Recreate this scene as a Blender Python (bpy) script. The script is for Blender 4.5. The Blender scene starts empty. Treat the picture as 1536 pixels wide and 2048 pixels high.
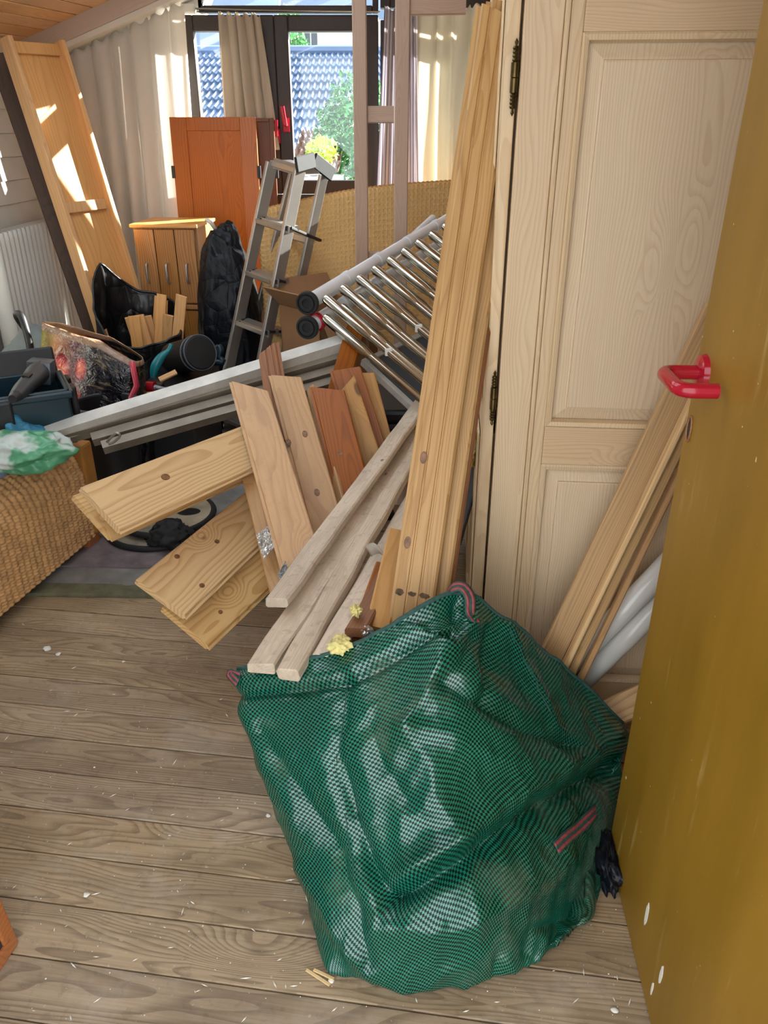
import bpy, bmesh, math, random
from mathutils import Vector, Matrix, noise
random.seed(7)
SC = bpy.context.scene
COL = SC.collection
PI = math.pi
V = Vector

# ------------------------------------------------------------------ camera
CAM_H, PITCH, FPX = 1.35, math.radians(26.2), 1540.0
CP, SP = math.cos(PITCH), math.sin(PITCH)
cam_d = bpy.data.cameras.new('camera'); cam = bpy.data.objects.new('camera', cam_d); COL.objects.link(cam)
cam.location = (0, 0, CAM_H); cam.rotation_euler = (PI/2-PITCH, 0, 0)
cam_d.sensor_fit = 'VERTICAL'; cam_d.sensor_height = 36.0; cam_d.lens = 36.0*FPX/2048.0
cam_d.clip_start = 0.02; cam_d.clip_end = 300
SC.camera = cam

# ------------------------------------------------------------------ world, sun, exposure
w = bpy.data.worlds.new('sky'); SC.world = w; w.use_nodes = True
bg = w.node_tree.nodes['Background']; bg.inputs[0].default_value = (0.90, 0.95, 1.0, 1); bg.inputs[1].default_value = 3.2
sun_d = bpy.data.lights.new('sun', 'SUN'); sun = bpy.data.objects.new('sun', sun_d); COL.objects.link(sun)
SUN_TO = V((0.70, 0.50, 0.30))                       # towards the sun
sun.rotation_euler = SUN_TO.to_track_quat('Z', 'Y').to_euler()
sun_d.energy = 45.0; sun_d.angle = math.radians(0.6); sun_d.color = (1.0, 0.93, 0.82)
SC.view_settings.view_transform = 'Standard'; SC.view_settings.look = 'None'
SC.view_settings.exposure = 0.14; SC.view_settings.gamma = 1.0; SC.view_settings.use_curve_mapping = False

# ------------------------------------------------------------------ helpers
S_P, S_F = math.radians(24.4), 1420.0               # first survey of the room (pitch, focal) in which depths were taken
S_C, S_S = math.cos(S_P), math.sin(S_P)
def dep(Y):                                          # survey depth -> room depth (same spot on the floor)
    yd = (CAM_H/Y-S_S/S_C)/(1+CAM_H/Y*S_S/S_C)
    yd = yd*S_F/FPX
    return CAM_H*(CP-yd*SP)/(SP+yd*CP)
def ray(u, v, Y):
    x = (u-768)/FPX; yd = (v-1024)/FPX; k = Y/(CP-yd*SP)
    return V((x*k, Y, CAM_H-(SP+yd*CP)*k))
def at(u, v, Y): return ray(u, v, dep(Y))
def atz(u, v, Z=0.0):
    x = (u-768)/FPX; yd = (v-1024)/FPX; k = (CAM_H-Z)/(SP+yd*CP)
    return V((x*k, (CP-yd*SP)*k, Z))
def proj(p):
    zc = p.y*CP+(CAM_H-p.z)*SP; yc = (CAM_H-p.z)*CP-p.y*SP
    return 768+FPX*p.x/zc, 1024+FPX*yc/zc
def W(x, y=None, z=None):                            # survey point -> room point
    if y is None: x, y, z = x
    zc = y*S_C+(CAM_H-z)*S_S; yc = (CAM_H-z)*S_C-y*S_S
    return at(768+S_F*x/zc, 1024+S_F*yc/zc, y)
def ksz(Y):                                          # size factor that goes with the depth conversion (Y in room units)
    pts = ((.8, .95), (1.28, .93), (2.34, .877), (3.67, .816), (5, .77))
    for (a, b), (c, d) in zip(pts, pts[1:]):
        if Y <= c: return b+(d-b)*max(0, (Y-a))/(c-a)
    return .77
def lin(r, g, b):
    f = lambda c: (c/255/12.92 if c/255 <= .04045 else ((c/255+.055)/1.055)**2.4)
    return (f(r), f(g), f(b), 1)
WM = {}
def link(o, parent=None, M=None):
    COL.objects.link(o)
    M = M or Matrix.Identity(4)
    WM[o.name] = M.copy()
    if parent:
        o.parent = parent
        o.matrix_local = WM[parent.name].inverted() @ M
    else:
        o.matrix_local = M
    return o
def tag(o, label=None, cat=None, group=None, kind=None):
    if label: o['label'] = label
    if cat: o['category'] = cat
    if group: o['group'] = group
    if kind: o['kind'] = kind
    return o
def thing(name, label, cat, M=None, group=None):
    if isinstance(M, Vector): M = Matrix.Translation(M)
    o = bpy.data.objects.new(name, None); o.empty_display_size = .05
    link(o, None, M); return tag(o, label, cat, group)
class MB:
    def __init__(s): s.v = []; s.f = []; s.uv = None
    def add(s, vs, fs):
        n = len(s.v); s.v += [V(p) for p in vs]; s.f += [tuple(i+n for i in f) for f in fs]; return s
    def box(s, lo, hi, M=None, b=0.0):
        x0, y0, z0 = lo; x1, y1, z1 = hi
        if b <= 0:
            vs = [V(p) for p in ((x0,y0,z0),(x1,y0,z0),(x1,y1,z0),(x0,y1,z0),(x0,y0,z1),(x1,y0,z1),(x1,y1,z1),(x0,y1,z1))]
            fs = [(0,3,2,1),(4,5,6,7),(0,1,5,4),(1,2,6,5),(2,3,7,6),(3,0,4,7)]
        else:
            bm = bmesh.new(); bmesh.ops.create_cube(bm, size=1)
            for q in bm.verts: q.co = V(((x0+x1)/2+q.co.x*(x1-x0), (y0+y1)/2+q.co.y*(y1-y0), (z0+z1)/2+q.co.z*(z1-z0)))
            bmesh.ops.bevel(bm, geom=bm.edges[:], offset=b, segments=2, profile=.6, affect='EDGES')
            bm.verts.index_update(); vs = [q.co.copy() for q in bm.verts]; fs = [tuple(q.index for q in f.verts) for f in bm.faces]; bm.free()
        if M is not None: vs = [M @ p for p in vs]
        return s.add(vs, fs)
    def tube(s, pts, r, n=12, cap=True, closed=False):
        pts = [V(p) for p in pts]; m = len(pts)
        rs = r if isinstance(r, (list, tuple)) else [r]*m
        vs, fs = [], []; N = None
        for i, p in enumerate(pts):
            if closed: t = pts[(i+1) % m]-pts[i-1]
            else: t = (pts[min(i+1, m-1)]-pts[max(i-1, 0)])
            if t.length < 1e-9: t = (pts[-1]-pts[0])
            t.normalize()
            if N is None:
                N = t.orthogonal().normalized()
            else:
                N = (N-t*N.dot(t)); N = N.normalized() if N.length > 1e-6 else t.orthogonal().normalized()
            B = t.cross(N)
            for k in range(n):
                a = 2*PI*k/n; vs.append(p+(N*math.cos(a)+B*math.sin(a))*rs[i])
        for i in range(m if closed else m-1):
            for k in range(n):
                a, b = i*n+k, i*n+(k+1) % n; c, d = ((i+1) % m)*n+(k+1) % n, ((i+1) % m)*n+k
                fs.append((a, b, c, d))
        if cap and not closed:
            fs.append(tuple(range(n-1, -1, -1))); fs.append(tuple((m-1)*n+k for k in range(n)))
        return s.add(vs, fs)
    def lathe(s, prof, n=32, M=None):
        vs, fs = [], []
        for (r, z) in prof:
            for k in range(n): vs.append(V((r*math.cos(2*PI*k/n), r*math.sin(2*PI*k/n), z)))
        for i in range(len(prof)-1):
            for k in range(n): fs.append((i*n+k, i*n+(k+1) % n, (i+1)*n+(k+1) % n, (i+1)*n+k))
        if prof[0][0] > 1e-5: fs.append(tuple(range(n-1, -1, -1)))
        if prof[-1][0] > 1e-5: fs.append(tuple((len(prof)-1)*n+k for k in range(n)))
        if M is not None: vs = [M @ p for p in vs]
        return s.add(vs, fs)
    def prism(s, poly, x0, x1, M=None):            # polygon in (y,z) extruded along x
        n = len(poly); vs = [V((x0, a, b)) for a, b in poly]+[V((x1, a, b)) for a, b in poly]
        fs = [tuple(range(n-1, -1, -1)), tuple(range(n, 2*n))]+[(k, (k+1) % n, n+(k+1) % n, n+k) for k in range(n)]
        if M is not None: vs = [M @ p for p in vs]
        return s.add(vs, fs)
    def grid(s, P, closed_u=False):               # P[i][j]
        nu, nv = len(P), len(P[0]); vs = [p for r in P for p in r]; fs = []
        for i in range(nu if closed_u else nu-1):
            for j in range(nv-1):
                a = i*nv+j; b = ((i+1) % nu)*nv+j; fs.append((a, b, b+1, a+1))
        return s.add(vs, fs)
def make(name, mb, mat, parent=None, M=None, smooth=False, local=False, solid=0, fixn=False):
    """mb in world coordinates (local=False) or in the frame M (local=True); linked as ONE mesh object."""
    if M is None: M = WM[parent.name] if parent else Matrix.Identity(4)
    if isinstance(M, Vector): M = Matrix.Translation(M)
    vs = mb.v
    if not local:
        Mi = M.inverted(); vs = [Mi @ p for p in vs]
    me = bpy.data.meshes.new(name); me.from_pydata([tuple(p) for p in vs], [], mb.f)
    if mb.uv:
        uvl = me.uv_layers.new(name='uv')
        for lp in me.loops: uvl.data[lp.index].uv = mb.uv[lp.vertex_index]
    if fixn:
        bm = bmesh.new(); bm.from_mesh(me); bmesh.ops.recalc_face_normals(bm, faces=bm.faces); bm.to_mesh(me); bm.free()
    me.materials.append(mat)
    if smooth:
        me.shade_smooth()
        if smooth == 'auto': me.set_sharp_from_angle(angle=math.radians(40))
    me.update()
    o = bpy.data.objects.new(name, me); link(o, parent, M)
    if solid:
        md = o.modifiers.new('thick', 'SOLIDIFY'); md.thickness = solid; md.offset = 0
    return o
def dup(o, name, parent, M):
    c = o.copy(); c.name = name; link(c, parent, M); return c
def frame_of(A, B, n):
    x = (B-A).normalized(); n = V(n); z = (n-x*n.dot(x)).normalized(); y = z.cross(x)
    M = Matrix.Identity(4)
    for i in range(3): M[i][0], M[i][1], M[i][2] = x[i], y[i], z[i]
    return M
TNG = 'tng'
def board_profile(w, t, kind):
    h = w/2; c = min(.004, t*.2)
    if kind == TNG:
        g = t*.18; d = .008
        return [(-h+c, 0), (-h, -c), (-h, -t*.35), (-h-d, -t*.38), (-h-d, -t*.62), (-h, -t*.65), (-h, -t+c), (-h+c, -t),
                (h-c, -t), (h, -t+c), (h, -t*.65), (h-d, -t*.62), (h-d, -t*.38), (h, -t*.35), (h, -c), (h-c, 0)]
    if kind == 'groove':
        p = [(-h, -t), (h, -t), (h, -t*.55), (h-.012, -t*.5), (h-.012, -.002), (h-.016, 0)]
        for gx in (h*.28, -h*.28):
            p += [(gx+.003, 0), (gx+.0015, -.003), (gx-.0015, -.003), (gx-.003, 0)]
        return (p+[(-h+.005, 0), (-h, -.005)])[::-1]
    if kind == 'round':
        r = t*.45
        return [(-h+r*.3, 0), (-h, -r), (-h, -t), (h, -t), (h, -r), (h-r*.3, 0)]
    return [(-h+c, 0), (-h, -c), (-h, -t+c), (-h+c, -t), (h-c, -t), (h, -t+c), (h, -c), (h-c, 0)]
def plank(name, A, B, w, t, mat, n=None, kind=None, skew=(0, 0), rag=0.0, wob=0.0, parent=None, seg=None, label=None, cat='board', group=None):
    A = V(A); B = V(B); mid = (A+B)/2
    if label and not parent: w *= ksz(mid.y); t *= ksz(mid.y)
    if n is None: n = V((0, 0, CAM_H))-mid
    M = frame_of(A, B, n); L = (B-A).length
    M = Matrix.Translation(mid) @ M
    prof = board_profile(w, t, kind); k = len(prof)
    seg = seg or (max(2, int(L/.04)) if wob else 1)
    mb = MB(); rows = []
    sd = random.random()*90
    for i in range(seg+1):
        x = -L/2+L*i/seg; row = []
        for j, (y, z) in enumerate(prof):
            xx = x
            if i == 0: xx += skew[0]*y + rag*(noise.noise(V((y*60, z*60, sd))))
            if i == seg: xx += skew[1]*y + rag*(noise.noise(V((y*60, z*60, sd+9))))
            dy = wob*noise.noise(V((x*7, (1 if y > 0 else -1)*5, sd))) if wob else 0
            dz = wob*.6*noise.noise(V((x*7, y*20, sd+5))) if wob else 0
            row.append(V((xx, y+dy, z+dz)))
        rows.append(row)
    vs = [p for r in rows for p in r]; fs = []
    for i in range(seg):
        for j in range(k):
            a, b = i*k+j, i*k+(j+1) % k; fs.append((a, a+k, b+k, b))
    fs.append(tuple(range(k))); fs.append(tuple(seg*k+j for j in range(k-1, -1, -1)))
    mb.add(vs, fs)
    o = make(name, mb, mat, parent, M, local=True, fixn=True)
    if label: tag(o, label, cat, group)
    return o
def cr(pts, n, closed=False):                      # Catmull-Rom resample
    m = len(pts); out = []
    segs = m if closed else m-1
    for q in range(n):
        x = q*segs/(n if closed else n-1)
        i = min(int(x), segs-1); t = x-i
        g = (lambda k: pts[k % m]) if closed else (lambda k: pts[max(0, min(m-1, k))])
        p0, p1, p2, p3 = g(i-1), g(i), g(i+1), g(i+2)
        out.append(.5*((2*p1)+(p2-p0)*t+(2*p0-5*p1+4*p2-p3)*t*t+(3*p1-p0-3*p2+p3)*t*t*t))
    return out
def fbm(p, o=4): return noise.fractal(p, 1.0, 2.0, o)
def ridged(p):                                     # crumple-like creases
    return 1-abs(noise.noise(p))*2
def crumple(name, c, size, mat, parent=None, amp=.18, freq=3.2, sub=5, M=None, flat=True, seed=0, sharp=.6, label=None, cat=None, group=None, pinch=None, sq=1.0):
    bm = bmesh.new(); bmesh.ops.create_icosphere(bm, subdivisions=sub, radius=1)
    c = V(c); size = V(size)
    for q in bm.verts:
        d = q.co.normalized(); s = V((seed*3.1, seed*1.7, seed*.9))
        k = 1+amp*(fbm(d*freq*.5+s)*.9+sharp*(ridged(d*freq+s)-.5)+.35*sharp*(ridged(d*freq*2.3+s)-.5))
        e_ = V([math.copysign(abs(c_)**sq, c_) for c_ in d]); p = e_*k
        # squarish body, flattened base
        p = V((p.x*size.x, p.y*size.y, p.z*size.z))
        if pinch:
            h = (p.z/size.z+1)/2; f_ = pinch(h); p.x *= f_; p.y *= f_
        q.co = c+p
        if flat and q.co.z < c.z-size.z*.82: q.co.z = c.z-size.z*.82+.08*(q.co.z-(c.z-size.z*.82))
    mb = MB(); bm.verts.index_update()
    mb.v = [q.co.copy() for q in bm.verts]; mb.f = [tuple(q.index for q in f.verts) for f in bm.faces]; bm.free()
    base = V((c.x, c.y, c.z-size.z*.82)) if flat else c
    o = make(name, mb, mat, parent, None if parent else (M or Matrix.Translation(base)), smooth=True)
    if label: tag(o, label, cat, group)
    return o

# ------------------------------------------------------------------ materials
def mat_new(name):
    m = bpy.data.materials.new(name); m.use_nodes = True; nt = m.node_tree; nt.nodes.clear()
    out = nt.nodes.new('ShaderNodeOutputMaterial'); b = nt.nodes.new('ShaderNodeBsdfPrincipled')
    nt.links.new(b.outputs[0], out.inputs[0]); return m, nt, b
class NT:
    def __init__(s, nt): s.nt = nt
    def n(s, t, **k):
        nd = s.nt.nodes.new(t)
        for a, v in k.items(): setattr(nd, a, v)
        return nd
    def l(s, a, b): s.nt.links.new(a, b)
    def val(s, sock, x):
        if hasattr(x, 'is_output') or hasattr(x, 'links'): s.l(x, sock)
        else: sock.default_value = x
    def math(s, op, a, b=0.0, c=None):
        nd = s.n('ShaderNodeMath', operation=op); s.val(nd.inputs[0], a); s.val(nd.inputs[1], b)
        if c is not None: s.val(nd.inputs[2], c)
        return nd.outputs[0]
    def vmath(s, op, a, b=(0, 0, 0)):
        nd = s.n('ShaderNodeVectorMath', operation=op); s.val(nd.inputs[0], a); s.val(nd.inputs[1], b); return nd.outputs[0]
    def noise(s, vec, scale, detail=3, rough=.55, dist=0):
        nd = s.n('ShaderNodeTexNoise'); s.l(vec, nd.inputs['Vector']); nd.inputs['Scale'].default_value = scale
        nd.inputs['Detail'].default_value = detail; nd.inputs['Roughness'].default_value = rough; nd.inputs['Distortion'].default_value = dist
        return nd
    def ramp(s, fac, stops, interp='LINEAR'):
        nd = s.n('ShaderNodeValToRGB'); s.l(fac, nd.inputs[0]); cr_ = nd.color_ramp; cr_.interpolation = interp
        while len(cr_.elements) < len(stops): cr_.elements.new(.5)
        for e, (p, c) in zip(cr_.elements, stops): e.position = p; e.color = c if len(c) == 4 else (*c, 1)
        return nd.outputs[0]
    def mix(s, fac, a, b, mode='MIX'):
        nd = s.n('ShaderNodeMix', data_type='RGBA', blend_type=mode)
        s.val(nd.inputs[0], fac); s.val(nd.inputs[6], a); s.val(nd.inputs[7], b); return nd.outputs[2]
    def maprange(s, x, a, b, c, d, smooth=True):
        nd = s.n('ShaderNodeMapRange', interpolation_type='SMOOTHSTEP' if smooth else 'LINEAR')
        s.val(nd.inputs[0], x)
        for i, q in enumerate((a, b, c, d)): nd.inputs[i+1].default_value = q
        return nd.outputs[0]
    def bump(s, b, h, strength=.3, dist=.002):
        nd = s.n('ShaderNodeBump'); nd.inputs['Strength'].default_value = strength; nd.inputs['Distance'].default_value = dist
        s.l(h, nd.inputs['Height']); s.l(nd.outputs[0], b.inputs['Normal'])
def plain(name, col, rough=.5, metal=0.0, spec=.5, var=.06, nscale=6, bump=0, bscale=40, trans=0):
    m, nt, b = mat_new(name); t = NT(nt); tc = t.n('ShaderNodeTexCoord')
    nz = t.noise(tc.outputs['Object'], nscale, 4)
    a = tuple(max(0, c*(1-var*2)) for c in col[:3])+(1,); d = tuple(min(1, c*(1+var*2)) for c in col[:3])+(1,)
    t.l(t.ramp(nz.outputs['Fac'], [(.3, a), (.7, d)]), b.inputs['Base Color'])
    b.inputs['Roughness'].default_value = rough; b.inputs['Metallic'].default_value = metal; b.inputs['Specular IOR Level'].default_value = spec
    if bump:
        n2 = t.noise(tc.outputs['Object'], bscale, 4); t.bump(b, n2.outputs['Fac'], bump)
    return m
def wood(name, light, dark, ring=46, contrast=.55, knot=1.0, knotcol=None, rough=.5, dirt=0.0, dirtcol=(.2, .18, .15, 1), spec=.4, grain=.3,
         var=.12, knot_scale=(2.3, 8.0, 8.0), white=0.0, axis='X', bump=.25, warp=.022):
    m, nt, b = mat_new(name); t = NT(nt)
    tc = t.n('ShaderNodeTexCoord'); oi = t.n('ShaderNodeObjectInfo')
    vec = tc.outputs['Object']
    if axis != 'X':
        mp = t.n('ShaderNodeMapping'); t.l(vec, mp.inputs[0])
        if axis == 'Z': mp.inputs['Rotation'].default_value = (0, PI/2, 0)
        if axis == 'Y': mp.inputs['Rotation'].default_value = (0, 0, PI/2)
        vec = mp.outputs[0]
    r = oi.outputs['Random']
    cx = t.n('ShaderNodeCombineXYZ'); t.l(t.math('MULTIPLY', r, 61.7), cx.inputs[0])
    t.l(t.math('MULTIPLY_ADD', t.math('FRACT', t.math('MULTIPLY', r, 7.31)), .10, -.05), cx.inputs[1])
    t.l(t.math('MULTIPLY_ADD', t.math('FRACT', t.math('MULTIPLY', r, 17.9)), .05, .028), cx.inputs[2])
    p = t.vmath('ADD', vec, cx.outputs[0])
    lo = t.noise(t.vmath('MULTIPLY', p, (1.6, 7, 7)), 1.0, 2)
    wv = t.vmath('MULTIPLY', t.vmath('SUBTRACT', lo.outputs['Color'], (.5, .5, .5)), (0, warp*4, warp*4))
    vo = t.n('ShaderNodeTexVoronoi'); vo.inputs['Scale'].default_value = 1.0; t.l(t.vmath('MULTIPLY', p, knot_scale), vo.inputs['Vector'])
    d = vo.outputs['Distance']
    sc = t.n('ShaderNodeSeparateColor'); t.l(vo.outputs['Color'], sc.inputs[0])
    sel = t.math('LESS_THAN', sc.outputs[0], .55*min(1, knot))
    kb = t.math('MULTIPLY', t.maprange(d, .0, .42, .035, 0), sel)
    kc = t.n('ShaderNodeCombineXYZ'); t.l(kb, kc.inputs[1]); t.l(kb, kc.inputs[2])
    q = t.vmath('ADD', t.vmath('ADD', p, wv), kc.outputs[0])
    q = t.vmath('MULTIPLY', q, (0, 1, 1))
    # keep the pith position fixed per object: only y,z count
    wa = t.n('ShaderNodeTexWave', wave_type='RINGS', rings_direction='X', wave_profile='SAW'); t.l(q, wa.inputs['Vector'])
    wa.inputs['Scale'].default_value = ring; wa.inputs['Distortion'].default_value = .8; wa.inputs['Detail'].default_value = 1; wa.inputs['Detail Scale'].default_value = .4
    fine = t.noise(t.vmath('MULTIPLY', p, (5, 170, 170)), 1.0, 3)
    mid = tuple(l*.6+k*.4 for l, k in zip(light, dark))
    lt = tuple(a*(1-contrast*0)+0*c for a, c in zip(light, dark))
    dk = tuple(a*(1-contrast)+contrast*c for a, c in zip(light, dark))
    col = t.ramp(wa.outputs['Fac'], [(0, lt), (.45, lt), (.85, dk), (.97, dk), (1, lt)])
    col = t.mix(grain, col, t.ramp(fine.outputs['Fac'], [(.3, dark), (.65, light)]), 'MIX')
    big = t.noise(t.vmath('MULTIPLY', p, (1.2, 3, 3)), 1.0, 3)
    col = t.mix(.35, col, t.ramp(big.outputs['Fac'], [(.3, mid), (.7, light)]))
    kc2 = knotcol or tuple(x*.35 for x in dark[:3])+(1,)
    km = t.math('MULTIPLY', t.maprange(d, .055, .11, 1, 0), sel)
    col = t.mix(t.math('MULTIPLY', km, .85 if knot else 0), col, kc2)
    hsv = t.n('ShaderNodeHueSaturation'); t.l(col, hsv.inputs['Color'])
    t.l(t.math('MULTIPLY_ADD', t.math('FRACT', t.math('MULTIPLY', r, 31.3)), 2*var, 1-var), hsv.inputs['Value'])
    t.l(t.math('MULTIPLY_ADD', t.math('FRACT', t.math('MULTIPLY', r, 3.3)), .16, .92), hsv.inputs['Saturation'])
    col = hsv.outputs[0]
    if dirt:
        dn = t.noise(t.vmath('MULTIPLY', p, (2.5, 9, 9)), 1.0, 6, .65); dn2 = t.noise(p, 45, 3)
        f = t.math('MULTIPLY', t.maprange(dn.outputs['Fac'], .42, .62, 0, 1), dirt)
        col = t.mix(f, col, dirtcol)
        f2 = t.math('MULTIPLY', t.maprange(dn2.outputs['Fac'], .56, .68, 0, 1), dirt*.6); col = t.mix(f2, col, tuple(c*.6 for c in dirtcol[:3])+(1,))
    if white:
        wn = t.noise(p, 3.2, 5, .7); f = t.math('MULTIPLY', t.maprange(wn.outputs['Fac'], .5, .64, 0, 1), white)
        w2 = t.noise(p, 90, 2); f2 = t.math('MULTIPLY', t.maprange(w2.outputs['Fac'], .69, .74, 0, 1), white)
        col = t.mix(f, col, lin(190, 180, 165)); col = t.mix(f2, col, lin(225, 222, 214))
    t.l(col, b.inputs['Base Color'])
    b.inputs['Roughness'].default_value = rough; b.inputs['Specular IOR Level'].default_value = spec
    if bump: t.bump(b, t.math('MULTIPLY_ADD', wa.outputs['Fac'], .4, fine.outputs['Fac']), bump, .0015)
    return m
def plastic_bag(name, col, rough=.28, bscale=14, bump=.5, spec=.5, trans=0.0):
    m, nt, b = mat_new(name); t = NT(nt); tc = t.n('ShaderNodeTexCoord')
    b.inputs['Base Color'].default_value = col; b.inputs['Roughness'].default_value = rough; b.inputs['Specular IOR Level'].default_value = spec
    if trans: b.inputs['Transmission Weight'].default_value = trans
    mu = t.n('ShaderNodeTexVoronoi', feature='DISTANCE_TO_EDGE'); t.l(tc.outputs['Object'], mu.inputs['Vector']); mu.inputs['Scale'].default_value = bscale
    nz = t.noise(tc.outputs['Object'], bscale*.8, 3, .5, 1.0)
    t.bump(b, t.math('MULTIPLY_ADD', t.math('SQRT', mu.outputs['Distance']), .5, nz.outputs['Fac']), bump, .02)
    return m

LB = lin
M_floor = wood('floor_wood', LB(180, 156, 124), LB(78, 58, 40), ring=52, contrast=.85, knot=.9, rough=.62, dirt=.36, dirtcol=LB(104, 86, 66), white=.22, grain=.34, var=.10, bump=.35, knot_scale=(2.2, 6, 6))
M_pine = wood('new_pine', LB(222, 186, 132), LB(172, 118, 62), ring=34, contrast=.75, knot=.9, knotcol=LB(118, 76, 46), rough=.38, grain=.12, var=.04, knot_scale=(5.0, 8, 8), warp=.018, bump=.08)
M_pine2 = wood('used_pine', LB(204, 158, 104), LB(156, 106, 60), ring=34, contrast=.5, knot=.7, knotcol=LB(96, 62, 36), rough=.45, grain=.2, var=.10, knot_scale=(3.6, 9, 9), dirt=.12, dirtcol=LB(130, 95, 60), bump=.1)
M_red = wood('red_stained_pine', LB(162, 92, 34), LB(108, 54, 14), ring=40, contrast=.7, knot=.8, knotcol=LB(66, 30, 14), rough=.4, grain=.2, var=.10, knot_scale=(3.6, 9, 9), bump=.1)
M_brown = wood('brown_board', LB(150, 100, 66), LB(100, 62, 38), ring=44, contrast=.6, knot=.6, rough=.5, grain=.3)
M_old = wood('weathered_batten', LB(226, 210, 190), LB(178, 152, 120), ring=70, contrast=.5, knot=.9, knotcol=LB(112, 96, 74), rough=.75, grain=.4, var=.07, dirt=.4, dirtcol=LB(150, 134, 112), knot_scale=(9, 18, 18), bump=.4)
M_larch = wood('reddish_construction_board', LB(196, 160, 112), LB(144, 100, 58), ring=80, contrast=.75, knot=.5, knotcol=LB(116, 80, 48), rough=.5, grain=.35, var=.05, knot_scale=(3.6, 9, 9), warp=.010, bump=.15)
M_wash = wood('whitewashed_pine', LB(220, 196, 160), LB(186, 150, 110), ring=58, contrast=.6, knot=.5, knotcol=LB(140, 116, 76), rough=.5, grain=.25, var=.05, axis='Z', knot_scale=(2.2, 9, 9), bump=.15)
M_washx = wood('whitewashed_pine_rail', LB(216, 188, 150), LB(184, 146, 106), ring=58, contrast=.6, knot=.5, knotcol=LB(150, 128, 86), rough=.5, grain=.25, var=.05, knot_scale=(2.2, 9, 9), bump=.15)
M_stud = wood('pale_stud_wood', LB(188, 160, 140), LB(160, 128, 108), ring=60, contrast=.4, knot=.6, knotcol=LB(110, 84, 66), rough=.6, grain=.2, axis='X', var=.04)
M_orange = wood('orange_varnished_pine', LB(178, 104, 44), LB(126, 64, 20), ring=30, contrast=.6, knot=.5, rough=.35, grain=.15, axis='Z', var=.08)
M_cab = wood('golden_pine_cabinet', LB(186, 132, 74), LB(120, 72, 32), ring=28, contrast=.85, knot=.3, rough=.35, grain=.15, axis='Z', var=.08)
M_ceil = wood('ceiling_pine', LB(226, 176, 126), LB(184, 128, 82), ring=40, contrast=.5, knot=.6, knotcol=LB(130, 84, 50), rough=.45, grain=.15, var=.06)
M_panelp = wood('light_pine_panel', LB(222, 170, 110), LB(182, 124, 66), ring=26, contrast=.45, knot=.3, rough=.4, grain=.12, var=.04)
M_dark = wood('dark_brown_timber', LB(86, 64, 48), LB(50, 36, 26), ring=60, contrast=.6, knot=.2, rough=.55, grain=.35, var=.1)
M_winframe = wood('dark_window_wood', LB(58, 46, 40), LB(34, 27, 24), ring=70, contrast=.5, knot=0, rough=.45, grain=.3, axis='Z', var=.05)
M_beam = wood('whitewashed_beam', LB(206, 190, 178), LB(180, 160, 146), ring=50, contrast=.4, knot=.4, knotcol=LB(150, 130, 112), rough=.6, grain=.2, var=.03)
M_clap = plain('white_clapboard_paint', LB(208, 204, 196), .6, var=.03, bump=.1)
M_white = plain('white_paint', LB(222, 220, 212), .5, var=.02)
M_plaster = plain('plaster', LB(216, 210, 200), .8, var=.03, bump=.1)
M_black = plain('black_plastic', LB(22, 22, 24), .45, var=.1)
M_dgrey = plain('dark_grey_plastic', LB(50, 52, 56), .45, var=.08)
M_rubber = plain('black_rubber', LB(26, 27, 28), .7, var=.1, bump=.1)
M_redpl = plain('red_gloss', LB(170, 22, 42), .16, var=.02)
M_alu = plain('aluminium', LB(176, 172, 166), .38, .75, var=.06, bump=.06, bscale=90)
M_aluw = plain('white_coated_aluminium', LB(206, 203, 196), .5, .25, var=.08, nscale=12, bump=.05)
M_alud = plain('dull_aluminium', LB(138, 128, 114), .5, .45, var=.12, nscale=9, bump=.1)
M_chrome = plain('chrome_tube', LB(190, 186, 174), .16, 1.0, var=.04)
M_galv = plain('bright_aluminium_tube', LB(222, 225, 230), .32, .3, var=.04)
M_brass = plain('dark_brass', LB(92, 78, 46), .35, .9, var=.2, nscale=30)
M_steelg = plain('grey_panel', LB(84, 90, 98), .35, .2, var=.04)
M_cardb = plain('cardboard', LB(150, 112, 78), .85, var=.05, bump=.05)
M_pvc = plain('pale_grey_pipe', LB(212, 208, 200), .14, var=.02)
M_teal = plain('teal_plastic', LB(20, 120, 130), .3, var=.03)
M_tealbox = plain('dark_teal_plastic', LB(18, 48, 60), .35, var=.06)
M_greyfab = plain('grey_tarpaulin', LB(112, 120, 120), .6, var=.12, bump=.2, bscale=30)
M_foam = plain('yellow_foam', LB(226, 212, 140), .9, var=.08, nscale=40, bump=.6, bscale=60)
M_chip = plain('white_plaster_bits', LB(226, 222, 210), .8, var=.05)
M_splint = plain('wood_splinter', LB(214, 184, 132), .6, var=.05)
M_webr = plain('red_webbing', LB(150, 70, 72), .8, var=.15, nscale=160)
M_webg = plain('dark_green_webbing', LB(44, 78, 72), .8, var=.15, nscale=160)
M_linen = plain('blue_grey_sheet', LB(150, 164, 190), .85, var=.05, bump=.1)
M_skirt = M_white
M_trash = plastic_bag('black_bin_bag', LB(20, 21, 24), .3, 10, .5)
M_trashb = plastic_bag('blue_black_bin_bag', LB(12, 16, 24), .42, 10, .5, spec=.3)
M_clear = plastic_bag('clear_film', LB(215, 220, 222), .15, 30, .6, trans=.55)
M_foil = plain('crinkled_foil', LB(200, 196, 190), .3, .7, var=.1, nscale=40, bump=.8, bscale=32)
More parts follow.
